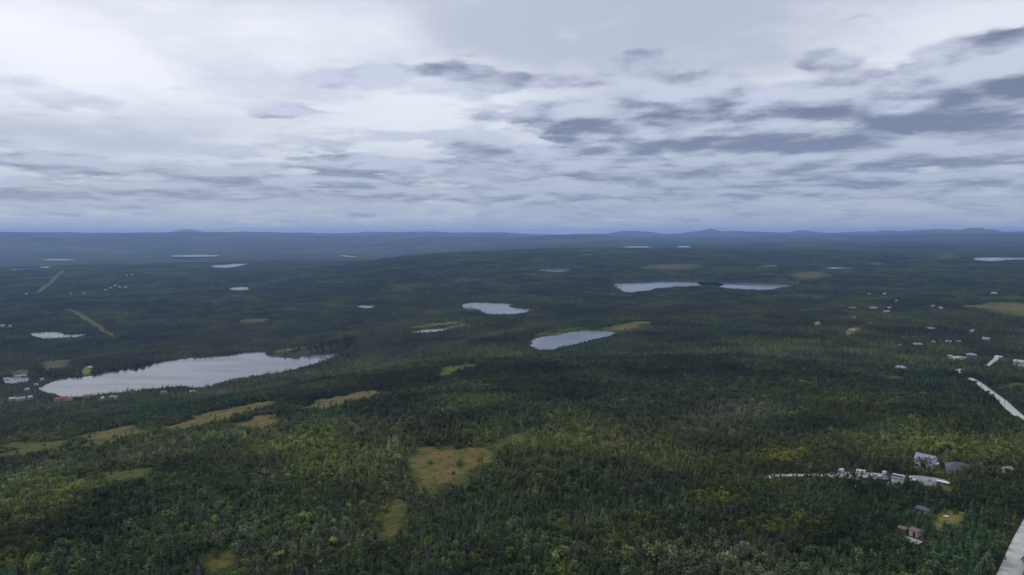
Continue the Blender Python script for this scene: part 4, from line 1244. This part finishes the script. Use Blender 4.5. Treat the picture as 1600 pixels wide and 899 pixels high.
def broad_crown(rs, n, rw, size, lobes=5, lo=.22):
    V = []; F = []; C = []
    L = [(rs.normal(0, rw * .45), rs.normal(0, rw * .45), rs.uniform(lo + .18, .82), rs.uniform(.45, .75)) for _ in range(lobes)] + [(0, 0, .6, .9)]
    for i in range(n):
        lx, ly, lz, lr = L[rs.integers(len(L))]
        d = rs.normal(0, 1, 3); d /= np.linalg.norm(d)
        q = rs.uniform(.55, 1.05)
        p = np.array([lx, ly, lz]) + d * np.array([rw * lr, rw * lr, .27 * lr]) * q
        p[2] = max(p[2], lo * .6)
        nrm = d + rs.normal(0, .55, 3) + np.array([0, 0, .4]); nrm /= np.linalg.norm(nrm)
        u = np.cross(nrm, rs.normal(0, 1, 3)); u /= np.linalg.norm(u); v = np.cross(nrm, u)
        s = size * rs.uniform(.6, 1.3)
        b = len(V)
        V += [tuple(p - u * s), tuple(p - v * s * .6 + nrm * s * .2), tuple(p + u * s), tuple(p + v * s * .6 + nrm * s * .2)]
        F += [(b, b + 1, b + 2), (b, b + 2, b + 3)]
        g = rs.uniform(.6, 1.4); hue = rs.normal(0, .08)
        C += [(g * (1 + hue), g, g * (1 - hue))] * 4
    return V, F, C
def limbs(rs, k=4, rw=.3):
    m = MB(); m.tube((0, 0, -.05), (0, 0, .5), .022, .014, 5)
    for i in range(k):
        a = 6.28 * i / k + rs.uniform(-.4, .4)
        m.tube((0, 0, rs.uniform(.2, .45)), (math.cos(a) * rw * .7, math.sin(a) * rw * .7, rs.uniform(.55, .8)), .013, .004, 4)
    return m.v, m.f
def snag_arrays(rs, nb=16):
    m = MB(); lx = rs.normal(0, .05)
    m.tube((0, 0, -.05), (lx, 0, .97), .020, .004, 5)
    for i in range(nb):
        t = rs.uniform(.2, .93); a = rs.uniform(0, 6.28); L = .26 * (1 - t) ** .6 * rs.uniform(.5, 1.2) + .03
        p = (lx * t, 0, t); q = (lx * t + math.cos(a) * L, math.sin(a) * L, t + rs.uniform(-.12, .06) * L * 4)
        m.tube(p, q, .0075, .002, 3)
        for _ in range(2):
            f = rs.uniform(.4, .8); b_ = rs.uniform(-1, 1)
            s = tuple(p[j] + (q[j] - p[j]) * f for j in range(3))
            m.tube(s, (s[0] + math.cos(a + b_) * L * .4, s[1] + math.sin(a + b_) * L * .4, s[2] + rs.uniform(-.03, .02)), .004, .0015, 3)
    return m.v, m.f
def join_mesh(name, crown, trunk, cmat, tmat):
    V, F, C = crown; tv, tf = trunk
    b = len(V)
    me = mesh_np(name, np.array(list(V) + list(tv)), list(F) + [tuple(b + i for i in f) for f in tf], (cmat, tmat),
                 [0] * len(F) + [1] * len(tf))
    at = me.attributes.new('leaf', 'FLOAT_COLOR', 'POINT')
    c = np.ones((len(V) + len(tv), 4), np.float32); c[:len(V), :3] = np.array(C, np.float32)
    at.data.foreach_set('color', c.ravel())
    return me
rs = np.random.default_rng(5)
NV = 7
NR = 2
spr_near = [(spruce_crown(rs, 12, 8, rs.uniform(.20, .33), rs.uniform(.04, .18)), trunk_arrays(rs)) for _ in range(NV)]
spr_far = [(spruce_crown(rs, 6, 6, rs.uniform(.26, .40), .08, twigs=False), trunk_arrays(rs, n=3)) for _ in range(5)]
spr_near += [(broad_crown(rs, 190, rs.uniform(.26, .36), .062, 7, .06), trunk_arrays(rs, .7)) for _ in range(NR)]   # bushy firs
NV += NR
brd_near = [(broad_crown(rs, 150, rs.uniform(.32, .46), .085), limbs(rs)) for _ in range(5)]
brd_far = [(broad_crown(rs, 46, rs.uniform(.34, .46), .14), limbs(rs, 2)) for _ in range(3)]
snags = [snag_arrays(rs) for _ in range(5)]
shrubs = [broad_crown(rs, 60, .62, .15, 5, .1) for _ in range(4)]
def clump(rs, n, rad):
    V = []; F = []; C = []
    for i in range(n):
        kind = rs.random()
        v, f, c = spr_far[rs.integers(len(spr_far))][0] if kind < .8 else brd_far[rs.integers(len(brd_far))][0]
        s = rs.uniform(3.2, 6.4) if kind < .8 else rs.uniform(2.6, 4.2)
        a = rs.uniform(0, 6.28); r_ = rad * math.sqrt(rs.random())
        x, y = r_ * math.cos(a), r_ * math.sin(a); ca, sa = math.cos(a * 7), math.sin(a * 7)
        v = np.array(v) * s
        v = np.stack([v[:, 0] * ca - v[:, 1] * sa + x, v[:, 0] * sa + v[:, 1] * ca + y, v[:, 2] - .3], -1)
        b = len(V); V += list(map(tuple, v)); F += [tuple(b + q for q in ff) for ff in f]
        g = rs.uniform(.7, 1.35); k = np.array([g, g, g]) if kind < .8 else np.array([g * 1.5, g * 1.6, g * 1.1])
        C += [tuple(np.array(cc) * k) for cc in c]
    return V, F, C
clumps = [clump(rs, 17, 9.2) for _ in range(6)]

# ------------------------------------------------------------------ where the trees stand
def jitter_grid(r0, r1, s, seed, half=R(42)):
    rg = np.random.default_rng(seed)
    xm = r1 * math.sin(half)
    nx = int(2 * xm / s); ny = int(r1 / s) + 1
    ix, iy = np.meshgrid(np.arange(nx), np.arange(ny))
    x = (ix.ravel() + rg.uniform(-.05, 1.05, ix.size)) * s - xm
    y = (iy.ravel() + rg.uniform(-.05, 1.05, ix.size)) * s
    d = np.hypot(x, y)
    k = (d > r0) & (d < r1) & (np.abs(np.arctan2(x, y)) < half)
    return x[k], y[k], rg
def inside_any(x, y, polys, marg=0.0):
    m = np.zeros(x.shape, bool)
    for P in polys:
        lo = P.min(0) - marg - 2; hi = P.max(0) + marg + 2
        k = (x > lo[0]) & (x < hi[0]) & (y > lo[1]) & (y < hi[1]) & ~m
        if k.any():
            xs, ys = x[k], y[k]
            w = min(P.max(0) - P.min(0)) * CEDGE[id(P)]
            sd = poly_sd(xs, ys, P) + (fbm(xs, ys, max(6, w * 1.6), 41, 4, .65) - .5) * w * 3
            m[k] = sd < marg
    return m
def near_road(x, y, add):
    m = np.zeros(x.shape, bool)
    for C, w in ROADS:
        lo = C.min(0) - 20; hi = C.max(0) + 20
        k = np.nonzero((x > lo[0]) & (x < hi[0]) & (y > lo[1]) & (y < hi[1]))[0]
        for ch in np.array_split(k, max(1, len(k) // 4000)):
            if len(ch):
                d = np.min((x[ch, None] - C[None, ::2, 0]) ** 2 + (y[ch, None] - C[None, ::2, 1]) ** 2, 1)
                m[ch] = d < (w / 2 + add) ** 2
    return m
def on_spot(x, y, grow=0.0):
    m = np.zeros(x.shape, bool)
    for (c, (cs, sn), hl, hw, h) in SPOTS:
        dx = x - c[0]; dy = y - c[1]
        k = np.abs(dx) + np.abs(dy) < (hl + hw + grow) * 2
        if k.any():
            a = dx * cs + dy * sn; b = -dx * sn + dy * cs
            m |= k & (np.abs(a) < hl + grow) & (np.abs(b) < hw + grow)
    return m
def free_of_trees(x, y, z, h, rg):
    """drop trees in clearings, water, roads and yards, and most of those that stand so close in front that they would hide them"""
    inb = inside_any(x, y, CLEAR) & ~((rg.random(x.size) < .10) & (h < 4.4) & ~inside_any(x, y, CLEAR[len(BOGS):]))
    bad = inb | (lake_sd(x, y) < 3.0) | near_road(x, y, 2.6) | on_spot(x, y)
    k = (CAM_Z - z) / np.maximum(CAM_Z - (z + h * .75), 20.0)
    u = rg.random(x.size)
    bad |= (inside_any(x * k, y * k, CLEAR[:len(BOGS)], -1.0) | near_road(x * k, y * k, .3)) & (u < .88)
    bad |= inside_any(x * k, y * k, CLEAR[len(BOGS):], -.5) & (u < .62)
    bad |= (lake_sd(x * k, y * k) < -4.0) & (rg.random(x.size) < .75)
    k2 = (CAM_Z - z) / np.maximum(CAM_Z - (z + h * .55), 20.0)
    bad |= on_spot(x * k2, y * k2, -.5) & (rg.random(x.size) < np.where(np.hypot(x, y) < 500, .97, .8))
    return ~bad
TINTS = [  # photo centre, radii, how much more broadleaf, how much greener-yellow
    (1225, 715, 60, 20, .85, 1.0), (1230, 822, 75, 24, .75, .95), (1120, 778, 45, 20, .65, .85), (50, 702, 90, 24, .6, .5), (30, 885, 70, 20, .5, .6),
    (190, 840, 150, 55, .4, .1), (605, 810, 35, 50, .4, .6), (1275, 601, 40, 12, .5, .6), (210, 745, 90, 25, .45, .3), (330, 790, 90, 30, .25, .2),
    (1420, 700, 60, 25, .25, .2), (1550, 690, 80, 40, .25, .1), (800, 620, 200, 30, .25, 0), (1020, 700, 150, 10, .3, .3), (90, 760, 100, 15, .4, .3), (480, 700, 90, 12, .3, .4), (1000, 850, 330, 55, .12, .35), (700, 870, 160, 40, .15, .3), (1330, 860, 120, 40, .2, .3), (60, 830, 90, 60, .3, .35)]
BROWN = [(1130, 645, 70, 28, .6), (1000, 600, 150, 30, .2), (590, 692, 40, 16, .5), (960, 870, 120, 25, .2), (310, 830, 60, 30, .25), (560, 885, 100, 20, .2),
         (600, 545, 90, 30, .35), (1250, 560, 160, 22, .2), (700, 690, 60, 12, .25)]
def features(x, y, z):
    px, py = to_pix(x, y, z)
    gb = np.zeros(x.shape); gy = np.zeros(x.shape); br = np.zeros(x.shape)
    for cx, cy, rx, ry, a, b in TINTS:
        e = np.exp(-((px - cx) / rx) ** 2 - ((py - cy) / ry) ** 2); gb = np.maximum(gb, a * e); gy = np.maximum(gy, b * e)
    for cx, cy, rx, ry, a in BROWN:
        e = np.exp(-((px - cx) / rx) ** 2 - ((py - cy) / ry) ** 2); br = np.maximum(br, a * e)
    return px, py, gb, gy, br
def lerp3(a, b, t): return np.asarray(a)[None] * (1 - t[:, None]) + np.asarray(b)[None] * t[:, None]
def colours(kind, x, y, gy, br, rg):
    n = x.size
    mo = fbm(x, y, 130, 71, 3); m2 = fbm(x, y, 45, 72, 2)
    if kind == 'spruce':
        c = lerp3((.035, .063, .025), (.082, .093, .026), sstep(.35, .7, mo + rg.normal(0, .08, n)))
        g = np.clip(br * .9 + sstep(.60, .78, fbm(x, y, 80, 73, 3)) * .4 + (rg.random(n) < .06) * .6, 0, .9)
        c = c * (1 - g[:, None]) + np.array([.085, .072, .050]) * g[:, None]
        c = c * (1 - gy[:, None] * .4) + np.array([.105, .112, .026]) * gy[:, None] * .4
    else:
        c = lerp3((.046, .092, .023), (.100, .124, .027), sstep(.3, .75, m2 + rg.normal(0, .12, n)))
        c = c * (1 - gy[:, None] * .85) + np.array([.26, .27, .034]) * gy[:, None] * .85
        c = c * (1 - br[:, None] * .4) + np.array([.085, .075, .04]) * br[:, None] * .4
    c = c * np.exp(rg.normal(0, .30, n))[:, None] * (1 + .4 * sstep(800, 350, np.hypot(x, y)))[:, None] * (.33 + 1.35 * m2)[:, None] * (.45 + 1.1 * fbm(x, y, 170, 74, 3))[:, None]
    c = c * (1 - .33 * sstep(700, 1500, np.hypot(x, y)))[:, None]        # foliage colour darker from the middle distance on
    return np.clip(c, .004, .4)
def stand(r0, r1, s, seed, hmul=1.0):
    x, y, rg = jitter_grid(r0, r1, s, seed)
    d1 = fbm(x, y, 48, 21, 3)
    z = z_final(x, y)
    px, py, gb, gy, br = features(x, y, z)
    k = rg.random(x.size) < np.clip(.62 + (d1 - .35) * 1.8, .3, .97)
    x, y, z, gb, gy, br, px, py = [q[k] for q in (x, y, z, gb, gy, br, px, py)]
    n = x.size
    sp = fbm(x, y, 95, 25, 3)
    u = rg.random(n)
    pb = np.clip(.08 + .42 * sstep(.50, .70, sp) + gb, 0, .92)
    far_ = sstep(500, 1100, np.hypot(x, y))
    pb = pb * (1 - .5 * far_)
    pd = np.clip(.012 + .15 * sstep(.57, .73, fbm(x, y, 70, 29, 3)) + br * .14, 0, .3)
    kind = np.where(u < pd, 2, np.where(u < pd + pb * (1 - pd), 1, 0))
    hh = (2.6 + 4.2 * rg.random(n) ** 1.3) * (.40 + .92 * fbm(x, y, 75, 33, 2)) * hmul
    h = np.where(kind == 0, hh * 1.05, np.where(kind == 1, hh * .58 + .5, hh * .95))
    h = np.where(rg.random(n) < .02, h * 1.4, h)
    k = free_of_trees(x, y, z, h, rg)
    return [q[k] for q in (x, y, z, h, kind, gy, br, px, py)], rg
def gn_scatter(name, pts, rot, scl, idx, col, protos, label, cat):
    me = bpy.data.meshes.new(name)
    n = len(pts)
    me.vertices.add(n); me.vertices.foreach_set('co', np.asarray(pts, np.float32).ravel())
    def att(nm, typ, dom, data, key):
        a = me.attributes.new(nm, typ, dom); a.data.foreach_set(key, data)
    att('rot', 'FLOAT_VECTOR', 'POINT', np.asarray(rot, np.float32).ravel(), 'vector')
    att('scl', 'FLOAT_VECTOR', 'POINT', np.asarray(scl, np.float32).ravel(), 'vector')
    att('idx', 'INT', 'POINT', np.asarray(idx, np.int32), 'value')
    att('col', 'FLOAT_COLOR', 'POINT', np.concatenate([np.asarray(col, np.float32), np.ones((n, 1), np.float32)], 1).ravel(), 'color')
    coll = bpy.data.collections.new(name + '_kinds')
    for i, m in enumerate(protos):
        coll.objects.link(bpy.data.objects.new('%s_kind_%02d' % (name, i), m))
    o = link(name, me)
    ng = bpy.data.node_groups.new(name + '_scatter', 'GeometryNodeTree')
    ng.interface.new_socket('Geometry', in_out='INPUT', socket_type='NodeSocketGeometry')
    ng.interface.new_socket('Geometry', in_out='OUTPUT', socket_type='NodeSocketGeometry')
    N = ng.nodes; Lk = ng.links
    gi = N.new('NodeGroupInput'); go = N.new('NodeGroupOutput')
    ci = N.new('GeometryNodeCollectionInfo'); ci.inputs[0].default_value = coll
    ci.inputs['Separate Children'].default_value = True; ci.inputs['Reset Children'].default_value = True
    ip = N.new('GeometryNodeInstanceOnPoints'); ip.inputs['Pick Instance'].default_value = True
    def na(nm, typ):
        q = N.new('GeometryNodeInputNamedAttribute'); q.data_type = typ; q.inputs[0].default_value = nm
        return q.outputs[0]
    e2r = N.new('FunctionNodeEulerToRotation')
    Lk.new(na('rot', 'FLOAT_VECTOR'), e2r.inputs[0])
    Lk.new(gi.outputs[0], ip.inputs['Points'])
    Lk.new(ci.outputs[0], ip.inputs['Instance'])
    Lk.new(na('idx', 'INT'), ip.inputs['Instance Index'])
    Lk.new(e2r.outputs[0], ip.inputs['Rotation'])
    Lk.new(na('scl', 'FLOAT_VECTOR'), ip.inputs['Scale'])
    Lk.new(ip.outputs[0], go.inputs[0])
    md = o.modifiers.new('scatter', 'NODES'); md.node_group = ng
    tag(o, label, cat, kind='stuff')
    return o

A, rgA = stand(185, 850, 1.9, 101)
B, rgB = stand(850, 1850, 2.8, 102, 1.1)
# the largest of each kind in the picture stand as single trees
ind = {}
x, y, z, h, kind, gy, br, px, py = A
size = h / np.sqrt(x ** 2 + y ** 2 + (z - CAM_Z) ** 2)
inview = (px > 4) & (px < 1596) & (py < 893) & (to_pix(x, y, z + h)[1] < 885)
taken = np.zeros(x.size, bool)
SOLO = {0: 300, 1: 200, 2: 90}
for kd, nmax in SOLO.items():
    k = np.nonzero(inview & (kind == kd))[0]
    k = k[np.argsort(-size[k])][:nmax]
    taken[k] = True; ind[kd] = k
COLA = np.zeros((x.size, 3))
for kd, nm in ((0, 'spruce'), (1, 'broad'), (2, 'spruce')):
    k = kind == kd
    COLA[k] = colours(nm, x[k], y[k], gy[k], br[k], rgA)
xb, yb, zb, hb, kb, gyb, brb = B[:7]
COLB = np.zeros((xb.size, 3))
for kd, nm in ((0, 'spruce'), (1, 'broad'), (2, 'spruce')):
    k = kb == kd
    COLB[k] = colours(nm, xb[k], yb[k], gyb[k], brb[k], rgB)

sp_meshes = [join_mesh('spruce', c, t, M_NEEDLE, M_BARK) for c, t in spr_near] + [join_mesh('spruce_small', c, t, M_NEEDLE, M_BARK) for c, t in spr_far]
br_meshes = [join_mesh('broadleaf', c, t, M_LEAF, M_BARK) for c, t in brd_near] + [join_mesh('broadleaf_small', c, t, M_LEAF, M_BARK) for c, t in brd_far]
sn_meshes = [mesh_np('snag', np.array(v), f, (M_DEAD,)) for v, f in snags]
def rots(n, rg, tiltv=.05):
    return np.stack([rg.normal(0, tiltv, n), rg.normal(0, tiltv, n), rg.uniform(0, 6.283, n)], -1)
def scales(h, rg, lo=.85, hi=1.35):
    w = h * rg.uniform(lo, hi, h.size)
    return np.stack([w, w, h], -1)
def pack(kd, names, nn, nf, label, cat, meshes):
    ka = (kind == kd) & ~taken; kbm = kb == kd
    pts = np.concatenate([np.stack([x[ka], y[ka], z[ka]], -1), np.stack([xb[kbm], yb[kbm], zb[kbm]], -1)])
    hs = np.concatenate([h[ka], hb[kbm]])
    if nf:
        idx = np.concatenate([rgA.integers(0, nn, ka.sum()), nn + rgA.integers(0, nf, kbm.sum())])
    else:
        idx = rgA.integers(0, nn, len(pts))
    col = np.concatenate([COLA[ka], COLB[kbm]])
    gn_scatter(names, pts, rots(len(pts), rgA), scales(hs, rgA), idx, col, meshes, label, cat)
    return len(pts)
cnt = [pack(0, 'spruce_forest', NV, 5, 'dense dark spruce forest covering the hills', 'forest', sp_meshes),
       pack(1, 'broadleaf_woodland', 5, 3, 'brighter green broadleaf trees scattered through the spruce', 'woodland', br_meshes),
       pack(2, 'dead_trees', 5, 0, 'bare grey dead trees scattered through the forest', 'dead trees', sn_meshes)]

# far forest in groups of trees
xc, yc, rgC = jitter_grid(1850, 5200, 12.5, 103)
zc = z_final(xc, yc)
kc = ~(inside_any(xc, yc, CLEAR, 5.0) | (lake_sd(xc, yc) < 10.0) | on_spot(xc, yc, 7.0) | near_road(xc, yc, 8))
kk = (CAM_Z - zc) / (CAM_Z - (zc + 3.6))
kc &= ~((lake_sd(xc * kk, yc * kk) < -4.0) & (rgC.random(xc.size) < .7))
kc &= ~(inside_any(xc * kk, yc * kk, CLEAR, -3.0) & (rgC.random(xc.size) < .7))
for f_ in (.25, .55):
    k5 = (CAM_Z - zc) / (CAM_Z - (zc + 5.5 * f_)); kc &= ~on_spot(xc * k5, yc * k5, 3.0)
kc &= rgC.random(xc.size) < sstep(5200, 4000, np.hypot(xc, yc)) * .3 + .68
xc, yc, zc = xc[kc], yc[kc], zc[kc]
pxc, pyc, gbc, gyc, brc = features(xc, yc, zc)
cc = colours('spruce', xc, yc, gyc, brc, rgC)
hs = rgC.uniform(.8, 1.25, xc.size)
gn_scatter('far_forest', np.stack([xc, yc, zc], -1), rots(xc.size, rgC, .01), np.stack([hs * 1.1, hs * 1.1, hs], -1), rgC.integers(0, len(clumps), xc.size), cc,
           [tri_mesh('far_clump', *c, M_NEEDLE) for c in clumps], 'distant dark forest beyond the ponds', 'forest')

# low bushes and heath between the trees and round the clearings
xs, ys, rgS = jitter_grid(185, 900, 3.0, 104)
zs = z_final(xs, ys)
pxs, pys, gbs, gys, brs = features(xs, ys, zs)
inb = inside_any(xs, ys, CLEAR, 0); inb2 = inside_any(xs, ys, CLEAR, 7.0)
ks = ~(inside_any(xs, ys, CLEAR, -2.0) & (rgS.random(xs.size) > .28)) & ~near_road(xs, ys, 1.8) & ~on_spot(xs, ys) & (lake_sd(xs, ys) > 1.5)
kq = (CAM_Z - zs) / (CAM_Z - (zs + 1.0))
YD = CLEAR[len(BOGS):]
ks &= ~inside_any(xs * kq, ys * kq, YD, 0) & ~inside_any(xs, ys, YD, 0)
ks &= (rgS.random(xs.size) < .5 + .4 * inb2)
xs, ys, zs, gys, brs, inb2 = [q[ks] for q in (xs, ys, zs, gys, brs, inb2)]
hs = rgS.uniform(.5, 1.5, xs.size) * np.where(inb2, .75, 1.0)
cs_ = colours('broad', xs, ys, np.clip(gys + inb2 * .25, 0, 1), brs, rgS)
gn_scatter('undergrowth', np.stack([xs, ys, zs], -1), rots(xs.size, rgS), scales(hs, rgS, .9, 1.8), rgS.integers(0, 4, xs.size), cs_,
           [tri_mesh('bush', *c, M_LEAF) for c in shrubs], 'low green bushes between the trees', 'undergrowth')

# single trees
def where(px_, py_):
    if px_ < 290: return 'left of the bottom left meadow'
    if px_ < 480: return 'beside the yellow-green meadow at the bottom left'
    if px_ < 800: return 'at the bottom edge below the central bog'
    if px_ < 1180: return 'at the bottom edge right of centre'
    if px_ < 1500: return 'at the bottom edge below the pinkish hut'
    return 'beside the gravel road at the bottom right'
crown_me = {0: [tri_mesh('crown', *c, M_NEEDLE) for c, t in spr_near], 1: [tri_mesh('crown', *c, M_LEAF) for c, t in brd_near]}
trunk_me = {0: [mesh_np('trunk', np.array(t[0]), t[1], (M_BARK,)) for c, t in spr_near], 1: [mesh_np('trunk', np.array(t[0]), t[1], (M_BARK,)) for c, t in brd_near]}
def snag_split(v, f):
    n = 10; tf = [q for q in f if max(q) < n]; bf = [q for q in f if min(q) >= n]
    return mesh_np('trunk', np.array(v[:n]), tf, (M_DEAD,)), mesh_np('branches', np.array(v[n:]), [tuple(i - n for i in q) for q in bf], (M_DEAD,))
snag_me = [snag_split(v, f) for v, f in snags]
def look(kd, c, h_):
    sz = 'tall' if h_ > 5.2 else 'small' if h_ < 4.0 else 'middling'
    if kd == 2: return sz + ' bare grey dead tree'
    r, g, b = c
    tone = 'brownish' if r > g * .97 else ('yellowish' if r > g * .85 and g > .09 else 'olive' if r > g * .76 else 'deep green')
    if sum(c) < .11 and tone == 'deep green': tone = 'darkest green'
    return sz + ' ' + tone + (' spruce' if kd == 0 else ' broadleaf tree')
KN = {0: ('spruce_tree', 'dark spruce tree', 'tree', 'nearest spruce trees'), 1: ('broadleaf_tree', 'leafy green broadleaf tree', 'tree', 'nearest broadleaf trees'),
      2: ('dead_tree', 'bare grey dead tree', 'dead tree', 'nearest dead trees')}
for kd, ks_ in ind.items():
    nm, desc, cat, grp = KN[kd]
    for i in ks_:
        t = bpy.data.objects.new(nm, None); COL.objects.link(t)
        t.location = (x[i], y[i], z[i]); t.rotation_euler = (rgA.normal(0, .05), rgA.normal(0, .05), rgA.uniform(0, 6.28))
        w = h[i] * rgA.uniform(.85, 1.35); t.scale = (w, w, h[i]); t.empty_display_size = .2
        loc = where(px[i], py[i])
        lb = look(kd, COLA[i], h[i]) + ' ' + loc
        tag(t, lb, cat, lb.replace(' tree ', ' trees ').replace(' spruce ', ' spruces '))
        if kd < 2:
            j = rgA.integers(len(crown_me[kd]))
            a = bpy.data.objects.new('trunk', trunk_me[kd][j]); b = bpy.data.objects.new('crown', crown_me[kd][j])
            b['col'] = [float(q) for q in COLA[i]]
        else:
            j = rgA.integers(len(snag_me))
            a = bpy.data.objects.new('trunk', snag_me[j][0]); b = bpy.data.objects.new('branches', snag_me[j][1])
        for q in (a, b):
            COL.objects.link(q); q.parent = t

# ------------------------------------------------------------------ the air
def haze():
    m = bpy.data.materials.new('haze'); m.use_nodes = True
    t = NT(m.node_tree); t.n.clear()
    out = t.node('ShaderNodeOutputMaterial')
    v = t.node('ShaderNodeVolumePrincipled')
    v.inputs['Color'].default_value = (.36, .58, 1.0, 1)
    v.inputs['Density'].default_value = HAZE_DENSITY
    v.inputs['Density Attribute'].default_value = ''
    v.inputs['Temperature Attribute'].default_value = ''
    v.inputs['Anisotropy'].default_value = 0.2
    t.l.new(v.outputs[0], out.inputs['Volume'])
    o = MB().box(-27500, 27500, -27500, 27500, ZMIN - 1, max(ZMAX, CAM_Z) + 12).build('haze', m)
    tag(o, 'thin blue haze over the far hills', 'haze', kind='stuff')
HAZE_DENSITY = 6.0e-5
haze()
print('counts', cnt, xc.size, xs.size, [len(v) for v in ind.values()])
